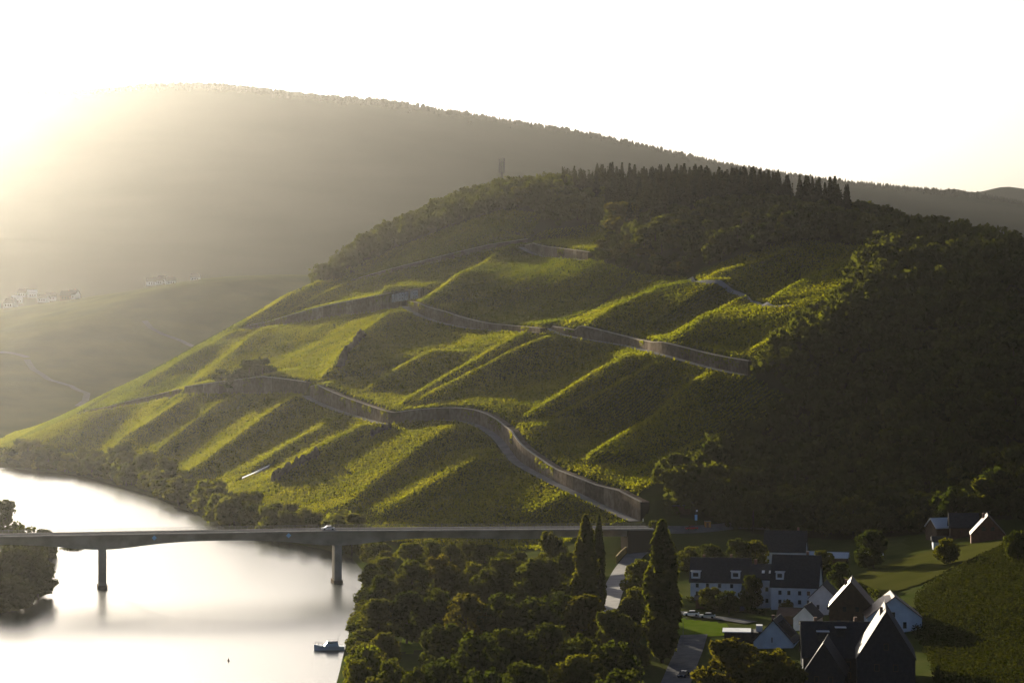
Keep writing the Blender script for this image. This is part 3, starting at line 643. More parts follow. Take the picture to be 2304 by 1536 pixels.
# woods of the hill and the shaded right slope
def visible(x,y,z):
    n=60; t=np.linspace(.35,.985,n); Z=H+(z[:,None]-H)*t[None,:]; return (Z>hs(x[:,None]*t,y[:,None]*t)).all(1)
CON=[(1135,440),(1150,395),(1250,300),(1700,300),(1925,420),(1915,500),(1880,497),(1700,482),(1560,492),(1480,525),(1400,530),(1372,500),(1330,455),(1262,440)]
sx=np.arange(-330,420,5.6); sy=np.arange(715,1700,5.6); SX,SY=np.meshgrid(sx,sy); SX=SX+rng.uniform(-2.4,2.4,SX.shape); SY=SY+rng.uniform(-2.4,2.4,SY.shape)
SX,SY=SX.ravel(),SY.ravel(); SZ=hs(SX,SY); su,sv=pix(SX,SY,SZ)
inR=poly_in(WOODR,su,sv)&(SX>55); inH=poly_in(HILLW,su,sv)&(SZ>70); scr=poly_in(SCRUB,su,sv)
bh=(SZ>85)&(((SY>1330)&(SX>-10))|((SY>1500)&(SX<0))|((SX>110)&(SY>1090)))
top=poly_in([(735,640),(735,500),(1000,330),(1300,250),(1900,330),(2400,400),(2400,640),(2000,560),(1850,540),(1560,600),(1400,515),(1335,508),(1240,512),(1215,482),(1130,476),(1060,498),(985,522),(900,560),(830,597),(770,628)],su,sv)&(SZ>70)
keep=(inR|inH|scr|(bh&top)); keep&=~((su<760)&(sv>640))
# keep the upper right track and the junction at the slope foot clear
SX,SY,SZ,su,sv,scr,inR=[a[keep] for a in (SX,SY,SZ,su,sv,scr,inR)]
con=poly_in(CON,su,sv)&(rng.random(len(SX))<np.where(su<1265,.28,.92))
hh=np.where(con,np.where(su<1265,rng.uniform(7,13,len(SX)),rng.uniform(15,23,len(SX))),np.where(scr,rng.uniform(3,6,len(SX)),np.where(inR,rng.uniform(9,15,len(SX)),rng.uniform(8,13,len(SX)))))
hh=np.where(con&(su>=1265)&(su<1340),hh*.8,hh); hh=np.where(np.hypot(SX-P3(1129,404,1530)[0],SY-1530)<30,hh*.7,hh)
vis=visible(SX,SY,SZ+hh)
thin=rng.random(len(SX))<np.where(con,.8,np.where(scr,.8,.62)); ok=vis&thin
SX,SY,SZ,su,sv,con,hh,scr,inR=[a[ok] for a in (SX,SY,SZ,su,sv,con,hh,scr,inR)]
print('woods',len(SX),'conifers',con.sum(),'right',inR.sum())
size=hh/SY
def rank(m,n):
    i=np.nonzero(m)[0]; return i[np.argsort(-size[i])][:n]
iso=con&(su<1265)
ind_c=set(rank(con,285)); ind_b=set(rank(~con&~scr&~inR,170))|set(rank(~con&~scr&inR,110)); ind_s=set(rank(scr,60))
rest=[]
for i in range(len(SX)):
    if i in ind_c:
        lab_='single spruce sticking up beside the lattice mast' if iso[i] else 'dark spruce in the dense conifer wood on the hilltop'
        tree('conifer',SX[i],SY[i],hh[i],hh[i]*random.uniform(.22,.30),'spruce_tree',lab_,'spruces on the hilltop',z=SZ[i])
    elif i in ind_b:
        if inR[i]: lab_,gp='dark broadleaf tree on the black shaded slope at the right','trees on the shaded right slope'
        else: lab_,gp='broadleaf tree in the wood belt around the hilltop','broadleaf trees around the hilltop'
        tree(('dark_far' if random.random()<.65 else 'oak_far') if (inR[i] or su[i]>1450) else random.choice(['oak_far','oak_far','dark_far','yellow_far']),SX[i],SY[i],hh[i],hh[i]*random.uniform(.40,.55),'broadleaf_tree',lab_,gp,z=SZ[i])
    elif i in ind_s:
        tree('autumn_far' if random.random()<.45 else 'dark_far',SX[i],SY[i],hh[i],hh[i]*.6,'scrub_bush','dry brown green bush on the scrubby bank under the hilltop wood','scrub bushes under the hilltop wood','bush',z=SZ[i])
    else: rest.append(i)
def forest(name,idx,label):
    VS=[];QS=[];MI=[];n0=0; g=np.random.default_rng(5)
    for i in idx:
        if con[i]: P,D=conifer_pts(hh[i],hh[i]*.19,110,1000+i); s=.95
        else: P,D=crown_pts(hh[i],hh[i]*.48,170,9,1000+i,.05); s=1.7
        N=D*.9+g.standard_normal(P.shape)*.7; N/=np.linalg.norm(N,axis=1,keepdims=True)
        A=np.cross(N,g.standard_normal(P.shape)); A/=np.linalg.norm(A,axis=1,keepdims=True); B=np.cross(N,A)
        P=P+np.array((SX[i],SY[i],SZ[i]-.3)); h_=s*.5*(.7+.6*g.random((len(P),1)))
        V=np.stack([P-A*h_-B*h_*.7,P+A*h_*.8-B*h_,P+A*h_+B*h_*.8,P-A*h_*.7+B*h_],1).reshape(-1,3)
        VS.append(V); QS.append(np.arange(len(V)).reshape(-1,4)+n0); n0+=len(V); MI.append(np.full(len(P),1 if con[i] else 0))
    o=link(name,np_mesh(name,np.concatenate(VS),np.concatenate(QS),None,[M['leaf_dark'],M['needles']],np.concatenate(MI))); tag(o,label,kind='stuff')
if rest: forest('woodland',rest,'further trees filling the dark wood on the hill')
# the far ridge: forest along the crest and over the slope
g=np.random.default_rng(3); VS=[];QS=[];n0=0
n=5200; fxs=g.uniform(-1250,1250,n); ry=FK(5000)
# crest position for each column
cu_=UC+fxs*F/ry
fys=ry+g.normal(0,55,n)
k=int(n*.55); fys[:k]=ry+g.uniform(-60,30,k)
for i in range(n):
    z=fz(fxs[i],fys[i]); h=g.uniform(6,13) if g.random()<.5 else g.uniform(4,8); r=h*(.22 if (cu_[i]>900 and g.random()<.92) else .42)
    m_=6; a=np.arange(m_)/m_*6.283+g.random(); 
    if r<h*.3: ring=[(1,.05),(.55,.5)]
    else: ring=[(.8,.1),(1,.55),(.6,.85)]
    V=[]; 
    for rr,zz in ring: V.append(np.stack([fxs[i]+r*rr*np.cos(a)*(.85+.3*g.random(m_)),fys[i]+r*rr*np.sin(a),np.full(m_,z+h*zz)],1))
    V=np.concatenate(V+[np.array([[fxs[i],fys[i],z+h]])]); nr=len(ring); q=[]
    for j in range(nr-1):
        for t_ in range(m_): q.append((j*m_+t_,j*m_+(t_+1)%m_,(j+1)*m_+(t_+1)%m_,(j+1)*m_+t_))
    for t_ in range(m_): q.append(((nr-1)*m_+t_,(nr-1)*m_+(t_+1)%m_,len(V)-1,len(V)-1))
    VS.append(V); QS.append(np.array(q)+n0); n0+=len(V)
Q=np.concatenate(QS); tri=Q[:,2]==Q[:,3]
tag(link('ridge_forest',np_mesh('ridge_forest',np.concatenate(VS),Q[~tri],Q[tri][:,:3],[M['far_wood']])),'hazy forest along the crest of the far ridge',kind='stuff')
# ------------------------------------------------------------------ road bridge over the river
def bpt(u):                                              # point on the bridge axis under a photo column
    k=(u-UC)/F; Y=(774+.21*58.6)/(1-.21*k); return np.array((k*Y,Y))
bA=bpt(-260); bB=bpt(1462); bd=(bB-bA)/np.linalg.norm(bB-bA); bn=np.array((-bd[1],bd[0])); BL=np.linalg.norm(bB-bA)
def bs(u): return float((bpt(u)-bA)@bd)
zd=lambda s: float(np.interp(s,[0,bs(0),bs(758),bs(1450),BL],[18.2,18.0,17.8,16.4,16.3]))
def bp(s,o,z): p=bA+bd*s+bn*o; return (p[0],p[1],z)
piers=[bs(230)-78,bs(230),bs(758),bs(758)+62]
def depth(s):
    d=min(abs(s-p) for p in piers); return 2.3+2.3*math.exp(-(d/17)**2)*(1 if d==min(abs(s-p) for p in piers[:3]) else .25)
br=empty('road_bridge',bp(BL/2,0,0),0,'long grey concrete road bridge on slim piers across the river','bridge')
def pl(mb): 
    o=np.array(br.location); mb.v=[tuple(np.array(p)-o) for p in mb.v]; return mb
ss=np.linspace(0,BL,90); g_=MB()
rings=[]
for s in ss:
    z=zd(s)-.45; d=depth(s); rings.append([bp(s,-3.1,z-d),bp(s,3.1,z-d),bp(s,3.9,z),bp(s,-3.9,z)])
g_.loft(rings); pl(g_).build('girder',M['concrete'],br)
dk=MB(); dk.loft([[bp(s,-5.8,zd(s)-.45),bp(s,5.8,zd(s)-.45),bp(s,5.8,zd(s)-.12),bp(s,-5.8,zd(s)-.12)] for s in ss]); pl(dk).build('deck_slab',M['concrete'],br)
rd=MB(); rd.loft([[bp(s,-3.7,zd(s)-.118),bp(s,3.7,zd(s)-.118),bp(s,3.7,zd(s)-.05),bp(s,-3.7,zd(s)-.05)] for s in ss]); pl(rd).build('roadway',M['asphalt'],br)
for sg in (-1,1):
    wk=MB(); wk.loft([[bp(s,sg*4.75-1.0,zd(s)-.118),bp(s,sg*4.75+1.0,zd(s)-.118),bp(s,sg*4.75+1.0,zd(s)+.08),bp(s,sg*4.75-1.0,zd(s)+.08)] for s in ss]); pl(wk).build('pavement',M['path'],br)
    rl=MB()
    for zz in (.45,.8,1.1): rl.loft([[bp(s,sg*5.6-.035,zd(s)+zz-.03),bp(s,sg*5.6+.035,zd(s)+zz-.03),bp(s,sg*5.6+.035,zd(s)+zz+.03),bp(s,sg*5.6-.035,zd(s)+zz+.03)] for s in ss])
    rg=pl(rl).build('railing',M['steel'],br)
    po=MB()
    for s in np.arange(1,BL,2.0): po.box(bp(s,sg*5.6,zd(s)+.55),(.07,.07,1.1))
    o=pl(po).build('railing_posts',M['steel'],rg); o['kind']='stuff'
for s in piers[:3]:
    pm=MB(); zb=-2.5; zt=zd(s)-.45-depth(s)+.05
    for o in (-1.65,1.65): pm.loft([[bp(s-1.25,o-1.2,z),bp(s+1.25,o-1.2,z),bp(s+1.25,o+1.2,z),bp(s-1.25,o+1.2,z)] for z in (zb,zt)])
    pm.loft([[bp(s-.18-w_,-2.9,z),bp(s+.18+w_,-2.9,z),bp(s+.18+w_,2.9,z),bp(s-.18-w_,2.9,z)] for z,w_ in ((zb,0),(zt,0))])
    for o in (-.74,.74): pm.loft([[bp(s+o-.5,-3.15,z),bp(s+o+.5,-3.15,z),bp(s+o+.5,-2.86,z),bp(s+o-.5,-2.86,z)] for z in (zb,zt)])
    pr=pl(pm).build('pier',M['concrete'],br)
    fm=MB(); fm.loft([[bp(s-1.6,-3.6,z),bp(s+1.6,-3.6,z),bp(s+1.6,3.6,z),bp(s-1.6,3.6,z)] for z in (-2.5,1.1)]); pl(fm).build('footing',M['stone'],pr)
ab=MB(); s=BL-5; ab.loft([[bp(s-4,-5,z),bp(s+5,-5,z),bp(s+5,5,z),bp(s-4,5,z)] for z in (2,zd(s)-.5)]); pl(ab).build('abutment',M['stone_dark'],br)
M['sign_blue']=mat('sign_blue',(.25,.5,.75),.4,.4)
for u,lb in ((345,'small pale blue diamond boat sign on the bridge girder over mid river'),(645,'small pale blue diamond boat sign on the girder left of the right pier')):
    s=bs(u); sm=MB(); c=np.array(bp(s,-5.95,zd(s)-1.2)); a=.85
    sm.hexa([c+np.array((0,-.05,-a)),c+np.array((a,-.05,0)),c+np.array((a,.05,0)),c+np.array((0,.05,-a)),c+np.array((-a,-.05,0)),c+np.array((0,-.05,a)),c+np.array((0,.05,a)),c+np.array((-a,.05,0))])
    t_=empty('channel_sign',tuple(c),0,lb,'sign','boat signs on the bridge'); sm.v=[tuple(np.array(p)-c) for p in sm.v]; sm.build('sign_board',M['sign_blue'],t_)
    kk=MB(); kk.box((0,.3,.5),(.1,.5,1.2)); kk.build('bracket',M['steel'],t_)
# ------------------------------------------------------------------ cars
M['glass']=mat('dark_glass',(.02,.025,.03),.08,.6); M['tyre']=mat('tyre_rubber',(.02,.02,.02),.9,.2)
M['lampw']=mat('lamp_glass',(.7,.7,.7),.2,.5)
PAINT={'white':(.8,.8,.8),'silver':(.5,.52,.54),'red':(.45,.02,.02),'dark':(.03,.035,.045)}
for k_,c in PAINT.items(): M['paint_'+k_]=mat('car_paint_'+k_,c,.22,.6)
CARM={}
def car_parts(paint):
    if paint in CARM: return CARM[paint]
    def ring(x,y,zs): return None
    prof=[(-2.15,.32),(-2.2,.62),(-2.1,.86),(-1.25,.93),(1.35,.96),(2.05,.92),(2.15,.6),(2.1,.32)]
    b=MB(); b.loft([[(x,sy*wd,z) for x,z in prof] for sy,wd in ((-1,.84),(-1,.90),(1,.90),(1,.84))])
    body=b.mesh('body',M['paint_'+paint],False)
    cb=[(-1.2,.92),(-.55,1.38),(.95,1.42),(1.75,.95)]
    c=MB(); c.loft([[(x,y*(1-.12*(z>1)),z) for x,z in cb] for y in (-.82,.82)]); cab=c.mesh('cabin_glass',M['glass'])
    r=MB(); r.hexa([(-.62,-.72,1.36),(1.0,-.72,1.40),(1.0,.72,1.40),(-.62,.72,1.36),(-.5,-.66,1.46),(.92,-.66,1.48),(.92,.66,1.48),(-.5,.66,1.46)]); roof=r.mesh('roof',M['paint_'+paint])
    w_=MB(); w_.beam((0,-.11,0),(0,.11,0),.33,12); wheel=w_.mesh('wheel',M['tyre'],False)
    h_=MB(); h_.box((0,0,0),(.08,.34,.16)); lamp=h_.mesh('headlight',M['lampw'])
    CARM[paint]=(body,cab,roof,wheel,lamp); return CARM[paint]
def car(x,y,z,rz,paint,label,group='cars in the valley',name='parked_car'):
    t=empty(name,(x,y,z),rz,label,'car',group); b,c,r,w_,l=car_parts(paint)
    link('body',b,t); link('cabin_glass',c,t); link('roof',r,t)
    for sx_ in (-1.35,1.35):
        for sy_ in (-.8,.8):
            o=link('wheel',w_,t); o.location=(sx_,sy_,.33)
    for sy_ in (-.6,.6): o=link('headlight',l,t); o.location=(-2.19,sy_,.68)
    return t
ang=math.atan2(bd[1],bd[0])
s=bs(737); p=bp(s,-1.9,zd(s)-.05); car(*p,ang,'white','white car driving across the bridge above the right pier',None,'passing_car')
# ------------------------------------------------------------------ boat, fallen branch, buoy
def wpt(u,v): Y=F*H/(v-VH); return ((u-UC)*Y/F,Y)
M['hull']=mat('boat_hull',(.45,.55,.62),.35,.5); M['boat_dark']=mat('boat_dark',(.05,.05,.08),.4,.5)
bx,by=wpt(742,1461); bt=empty('motor_boat',(bx,by,0),math.pi+.12,'pale blue motor cruiser moored under the bank trees','boat')
b=MB(); st=[(-3.9,1.25,.95),(-2,1.4,1.0),(.5,1.4,1.1),(2.5,1.0,1.25),(3.6,.4,1.4),(4.2,.03,1.5)]
b.loft([[(x,-wd,z),(x,-wd*.7,-.15),(x,wd*.7,-.15),(x,wd,z)] for x,wd,z in st]); b.build('hull',M['hull'],bt)
b=MB(); b.hexa([(-2.4,-1.05,1.0),(1.6,-1.0,1.08),(1.6,1.0,1.08),(-2.4,1.05,1.0),(-2.1,-.9,2.25),(.6,-.85,2.2),(.6,.85,2.2),(-2.1,.9,2.25)]); b.build('cabin',M['hull'],bt)
b=MB(); b.box((-.6,0,1.85),(2.2,1.86,.38)); b.build('cabin_window',M['boat_dark'],bt)
b=MB(); b.hexa([(-2.3,-1.0,2.26),(.8,-.95,2.21),(.8,.95,2.21),(-2.3,1.0,2.26),(-2.2,-.9,2.4),(.7,-.85,2.36),(.7,.85,2.36),(-2.2,.9,2.4)]); b.build('cabin_roof',M['boat_dark'],bt)
b=MB()
for x,wd,z in ((2.0,1.1,1.22),(3.0,.7,1.32),(3.9,.22,1.45)):
    for sg in (-1,1): b.beam((x,sg*wd,z),(x,sg*wd,z+.65),.03,5)
for sg in (-1,1): b.beam((2.0,sg*1.1,1.87),(3.0,sg*.7,1.97),.03,5); b.beam((3.0,sg*.7,1.97),(4.0,0,2.1),.03,5)
b.build('bow_rail',M['steel'],bt)
b=MB(); b.beam((-2.0,0,2.4),(-2.6,0,4.2),.04,5,.02); b.build('mast',M['steel'],bt)
x,y=wpt(822,1336); fb=empty('fallen_branch',(x,y,0),0,'dark leafy branch reaching out over the water from the bank','branch')
b=MB(); b.beam((3.5,.8,.8),(-3.2,0,.25),.16,6,.05); b.beam((-3.0,0,-.6),(-3.1,0,.9),.06,5,.04); b.beam((-1,0,.4),(-1.8,.2,1.0),.05,5,.02); b.build('limb',M['bark'],fb)
P_=np.stack([rng.uniform(-2.6,3.4,160),rng.normal(.3,.35,160),rng.uniform(.2,1.2,160)],1); link('leaves',leafy('leaves',P_,rng.standard_normal((160,3)),.55,M['leaf_dark'],3),fb)
x,y=wpt(514,1486); by_=empty('river_buoy',(x,y,0),0,'tiny brownish buoy floating alone on the bright water','buoy')
M['buoy']=mat('buoy_paint',(.3,.12,.06),.5,.4)
b=MB(); b.beam((0,0,-.2),(0,0,.22),.34,10,.30); b.build('float',M['buoy'],by_); b=MB(); b.beam((0,0,.2),(.1,0,.9),.16,8,.03); b.build('topmark',M['buoy'],by_)
# ------------------------------------------------------------------ lattice mast on the hilltop
x,y,z=cast(1129,404,0,780); tw=empty('radio_mast',(x,y,z),0,'grey radio mast with vertical antenna rods left of the spruces','mast')
s=y/F; hb=16*s; ht=48*s
b=MB(); b.beam((0,0,-1),(0,0,hb),.6,8,.5); b.beam((0,0,hb),(0,0,ht),.4,8,.22); b.build('pole',M['steel'],tw)
for k in range(4):
    a=k*math.pi/2+.6; r=7.5*s; b=MB(); zb=hb-2*s+random.uniform(0,1); b.beam((r*math.cos(a),r*math.sin(a),zb),(r*math.cos(a),r*math.sin(a),ht-.4*(k%3)),.24,6); b.build('antenna_rod',M['steel'],tw)
for zz in (hb-1.2*s,hb+12*s,hb+24*s):
    b=MB()
    for k in range(4):
        a=k*math.pi/2+.6; a2=a+math.pi/2; r=7.5*s
        b.beam((0,0,zz),(r*math.cos(a),r*math.sin(a),zz),.07,5); b.beam((r*math.cos(a),r*math.sin(a),zz),(r*math.cos(a2),r*math.sin(a2),zz),.06,5)
    b.build('antenna_ring',M['steel'],tw)
# ------------------------------------------------------------------ village: houses with walls, roof slopes, windows, chimneys
M['plaster']=mat('white_plaster',(.60,.63,.66),.9,.1,(.50,.52,.55),.5)
M['slate']=mat('slate_roof',(.018,.021,.028),.7,.1,(.028,.032,.04),1.5)
M['slatewall']=mat('slate_cladding',(.02,.022,.028),.8,.1,(.03,.032,.038),1.5)
M['timber']=mat('brown_timber',(.06,.035,.02),.8,.2,(.085,.05,.03),1.0)
M['brickred']=mat('red_brown_wall',(.13,.05,.025),.85,.2,(.17,.07,.04),1.0)
M['tile']=mat('brown_roof_tile',(.10,.055,.035),.55,.35,(.13,.08,.05),1.0)
M['frame']=mat('window_frame',(.6,.6,.6),.5,.3)
M['brick']=mat('chimney_brick',(.18,.09,.06),.9,.2)
M['sheet']=mat('pale_metal_roof',(.55,.56,.57),.35,.5)
M['solar']=mat('solar_panel',(.01,.012,.03),.1,.6)
M['yellowwall']=mat('ochre_wall',(.42,.27,.07),.8,.2,(.5,.33,.10),.5)
def house(u,v,L,W,e,r,rz,wall,roof,label,wins=(),chim=(),dorm=(),name='village_house',group='houses of the village',base=None,cat='house',extra=None,drop=0):
    c=cast(u,v,0,430) if base is None else np.array(base)
    t=empty(name,(c[0],c[1],c[2]-drop),R(rz),label,cat,group); l,w_=L/2,W/2
    b=MB(); b.loft([[(x,-w_,-2),(x,w_,-2),(x,w_,e),(x,0,r),(x,-w_,e)] for x in (-l,l)]); b.build('wall',M[wall],t)
    n=math.hypot(w_,r-e); ov=.45; k=ov/n; th=.22
    for sg in (-1,1):
        b=MB(); ye=sg*w_*(1+k); ze=e-(r-e)*k
        p=[(-l-ov,ye,ze+.03),(l+ov,ye,ze+.03),(l+ov,0,r+.03),(-l-ov,0,r+.03)]
        if sg>0: p=p[::-1]
        b.hexa(p+[(x,y,z+th) for x,y,z in p]); rf=b.build('roof',M[roof],t)
        if sg<0:
            for cx_,cy2 in chim:
                zc=r-(r-e)*abs(cy2)/w_; b=MB(); b.box((cx_,cy2,zc+.5),(.7,.7,2.4)); b.build('chimney',M['brick'],rf)
    rg=MB(); rg.beam((-l-ov,0,r+.26),(l+ov,0,r+.26),.13,6); rg.build('ridge_cap',M['slatewall'],t)
    for f,a,z,ww,wh in wins:
        if f[0]=='s':                                   # skylight lying in the roof slope facing -y
            q=z; y=-w_*(1-q); zz=e+(r-e)*q+.28; b=MB(); sl=math.atan2(r-e,w_); hy=wh/2*math.cos(sl); hz=wh/2*math.sin(sl)
            b.hexa([(a-ww/2,y-hy,zz-hz),(a+ww/2,y-hy,zz-hz),(a+ww/2,y+hy,zz+hz),(a-ww/2,y+hy,zz+hz)]+[(a-ww/2,y-hy,zz-hz+.06),(a+ww/2,y-hy,zz-hz+.06),(a+ww/2,y+hy,zz+hz+.06),(a-ww/2,y+hy,zz+hz+.06)])
            b.build('skylight',M['solar'] if f=='sp' else M['sheet'],t); continue
        d={'-y':((1,0),(0,-1),w_),'+y':((1,0),(0,1),w_),'-x':((0,1),(-1,0),l),'+x':((0,1),(1,0),l)}[f]; (ax,ay),(nx,ny),o=d
        ctr=lambda k_:(ax*a+nx*(o+k_),ay*a+ny*(o+k_),z)
        dim=lambda s_,t_,h_:(s_ if ax else t_, s_ if ay else t_, h_)
        b=MB(); b.box(ctr(.03),dim(ww,.1,wh)); fo=b.build('window',M['frame' if wall=='plaster' else 'timber'],t)
        b=MB(); b.box(ctr(.055),dim(ww-.22,.1,wh-.22)); b.build('pane',M['glass'],fo)
    for f,a,q,ww,m_ in dorm:                            # dormer on the slope facing -y
        y0=-w_*(1-q)-.9; zb=e+(r-e)*q-.9; b=MB(); b.box((a,y0+1.1,zb+1.0),(ww,2.4,2.0)); dm=b.build('dormer',M[m_],t)
        b=MB(); b.box((a,y0+1.1,zb+2.1),(ww+.5,2.9,.16)); b.build('dormer_roof',M['sheet'],dm)
        b=MB(); b.box((a,y0-.13,zb+1.1),(ww*.6,.08,1.1)); b.build('pane',M['glass'],dm)
    return t
W4=lambda zs,xs,f='-y':[(f,x,z,1.1,1.4) for z in zs for x in xs]
house(1622,1342,17,11,5,11.2,-9,'plaster','slate','broad house with large dark slate roof right of the massive poplar',W4((1.6,3.9),(-6.5,-3.5,0,3.5)),[(-5,.6),(3,.4)],[('-y',-7.0,.28,2.6,'plaster'),('-y',4.6,.3,2.6,'plaster')])
house(1768,1268,13,10,4.5,10.5,-12,'plaster','slate','dark roofed house highest in the village behind the white house',W4((2.0,),(-3,0,3)),[(4,.3)])
house(1728,1362,9,9,8,11.5,-14,'plaster','slate','left white house with two skylights in its roof',W4((2,5.2),(-2.5,.3,2.8))+[('s',-1,.45,.8,1.1),('s',1.0,.45,.8,1.1)],[(-3.5,.2)])
house(1793,1362,13,12,6,14,-14,'plaster','slate','tall white house with steep dark roof and a sunlit gable dormer',W4((1.8,4.3),(-4,-1.5,1.5,4)),[(3.0,.3)],[('-y',-4.2,.34,2.2,'plaster')])
house(1856,1378,10,7.5,4.6,8.2,76,'plaster','slate','white gable house at the right end of the white row',[('-x',-1.5,2.2,1.0,1.4),('-x',1.3,2.2,1.0,1.4)])
house(1916,1412,12,11,6.2,12.5,80,'timber','tile','brown timber house with sunlit left roof edge',[('-x',-3,2.2,1.1,1.4),('-x',0,2.2,1.1,1.4),('-x',3,2.2,1.1,1.4),('-x',-1.6,5.6,1.1,1.4),('-x',1.6,5.6,1.1,1.4)],[(0,1.4)])
house(2008,1416,12,13.5,3.8,9.0,86,'plaster','tile','white house with two dark windows half behind the vineyard slope',[('-x',.4,4.6,1.2,1.5),('-x',3.8,4.6,1.2,1.5),('-x',-2.5,2.0,1.1,1.8)])
h6=house(1748,1450,11,10,1.4,6.8,74,'plaster','slate','small house with white gable and solar panels on its right roof',[('-x',.3,2.0,.5,1.5)],[(-1,.8)])
for k in range(3):
    b=MB(); x0=-4.2+k*2.9; a0,a1=.16,.80; w2=5.0; yy=lambda q:-w2*(1-q); zz=lambda q:1.4+5.4*q+.3
    p=[(x0,yy(a0),zz(a0)),(x0+2.6,yy(a0),zz(a0)),(x0+2.6,yy(a1),zz(a1)),(x0,yy(a1),zz(a1))]; b.hexa(p+[(x,y,z+.08) for x,y,z in p]); b.build('solar_panel',M['solar'],h6)
# flat roofed annexe with a pale canopy
c=cast(1672,1446,0,430); an=empty('flat_annexe',tuple(c),R(-6),'low flat roofed annexe with pale roof left of the small white gable','annexe','houses of the village')
b=MB(); b.box((0,0,1.2),(9.5,6,4)); b.build('wall',M['slatewall'],an); b=MB(); b.box((-1.6,-.5,3.32),(7.2,7.4,.22)); b.build('roof',M['plaster'],an); b=MB(); b.box((4.1,0,3.9),(1.6,3,1.6)); b.build('stair_tower',M['plaster'],an)
for x in (-2.5,.8): b=MB(); b.box((x,-3.05,1.5),(1.6,.12,1.2)); b.build('window',M['glass'],an)
big=house(1992,1545,17,12.4,7.5,17.5,82,'slatewall','slate','towering dark slate gable with brilliantly sunlit left roof edge at the bottom right',[('-x',-2,5.5,1.1,1.5),('-x',2,5.5,1.1,1.5),('-x',0,10,1.0,1.4)],[(-2,.9)])
house(1905,1530,20,11,6,13.0,-4,'slatewall','slate','long dark roof left of the towering slate gable',W4((2,4.4),(-7,-3.5,0,3.5,7)),[(-7,.4),(2,.3)],[('-y',-5.5,.6,2.4,'slatewall'),('-y',-1.5,.72,2.0,'slatewall')])
house(1858,1560,12,9,5,11.8,78,'slatewall','slate','dark gable at the bottom edge with a stepped sunlit verge',[('-x',-1.5,4,1,1.4),('-x',1.5,4,1,1.4)])
house(1962,1254,7,5,2.6,4.2,-5,'plaster','slate','small white shed at the foot of the dark hillside above the field',[('-y',-1.5,1.3,.8,.9)],name='garden_shed',cat='shed')
house(1826,1264,5,4,2.2,3.4,-20,'plaster','sheet','tiny shed with bright roof right behind the highest village house',name='garden_shed',cat='shed')
house(1886,1268,6,4,2.2,3.6,-15,'timber','sheet','small timber shed with bright roof below the dark hillside',name='garden_shed',cat='shed')
house(2118,1232,5.5,4,2.2,3.4,-4,'plaster','slate','bluish shed by the upper edge of the tan field',name='garden_shed',cat='shed')
house(2122,1206,9,7,3.2,6.0,20,'timber','sheet','barn with shining pale roof by the dark hillside',name='barn',cat='barn')
house(2168,1204,9,7,3,7,-6,'timber','slate','dark house between the shining barn and the red brown house',[('-y',-1,1.6,1.1,1.2)])
house(2222,1216,10,10.5,2.4,8.2,80,'brickred','tile','red brown gable house with two windows and one sunlit roof edge',[('-x',-1.4,4.2,1.2,1.3),('-x',1.4,4.2,1.2,1.3)],[(1,1.2)])
house(1700,1350,7,5.5,2.6,4.6,-10,'plaster','slate','low white garage between the slate roofed house and the white house',[('-y',-1.5,1.2,2.2,2.0),('-y',1.5,1.2,2.2,2.0)],name='garage',cat='garage')
house(1818,1412,8,6,3.0,6.0,70,'plaster','slate','small white cottage below the white row, left of the brown house',[('-x',-1.2,1.8,.9,1.2),('-x',1.2,1.8,.9,1.2)])
house(1590,1366,6,5,2.4,3.2,-8,'timber','slate','dark carport hut behind the parked white car',name='garden_shed',cat='shed')
house(1780,1402,6,4.5,2.4,4.0,-20,'timber','tile','brown garden shed above the solar panel roof',name='garden_shed',cat='shed')
def hedge(a,b,h,w_,label,seed):
    A,B=cast(*a,0,430),cast(*b,0,430); g=np.random.default_rng(seed); n=int(np.hypot(*(B-A)[:2])*26); t_=g.random(n); P=A+(B-A)*t_[:,None]; P[:,:2]+=g.normal(0,w_*.4,(n,2)); P[:,2]=hs(P[:,0],P[:,1])+g.random(n)*h
    o=link('hedge',leafy('hedge',P-A,g.standard_normal((n,3)),.42,M['leaf_dark'],seed)); o.location=A; tag(o,label,'hedge','garden hedges of the village')
hedge((1545,1352),(1600,1360),1.6,.7,'dark hedge in front of the slate roofed house',1); hedge((1640,1372),(1720,1384),1.5,.7,'dark hedge along the lane below the white houses',2)
hedge((1640,1434),(1700,1446),1.6,.8,'hedge between the lawn and the flat roofed annexe',3); hedge((1895,1312),(1975,1347),2.0,1.0,'long hedge at the lower edge of the field behind the brown house',4)
hedge((1880,1424),(1930,1432),1.5,.7,'short hedge at the foot of the brown timber house',5)
# two long pale stone ledges in the lower vines
for (ua,va),(ub,vb),lb in (((545,1081),(590,1062),'left one of two pale lit concrete ledges low in the vines above the river'),((572,1069),(606,1053),'upper right one of two pale lit concrete ledges low in the vines')):
    a=cast(ua,va,0,780); b_=cast(ub,vb,0,780); o=(a+b_)/2; d=b_-a; n=np.array((-d[1],d[0],0)); n/=np.linalg.norm(n); t=empty('concrete_ledge',tuple(o),0,lb,'ledge','pale ledges in the lower vines')
    up=np.array((0,0,1.0)); m=MB(); A,B=a-o,b_-o
    m.hexa([A-n*.8-up,B-n*.8-up,B+n*.8-up,A+n*.8-up,A-n*.8+up*.9,B-n*.8+up*.9,B+n*.8+up*1.2,A+n*.8+up*1.2]); m.build('ledge_body',M['concrete'],t)
    m=MB(); m.hexa([A-n*1.0+up*.92,B-n*1.0+up*.92,B+n*.9+up*1.22,A+n*.9+up*1.22,A-n*1.0+up*1.3,B-n*1.0+up*1.3,B+n*.9+up*1.6,A+n*.9+up*1.6]); m.build('ledge_cap',M['white'],t)
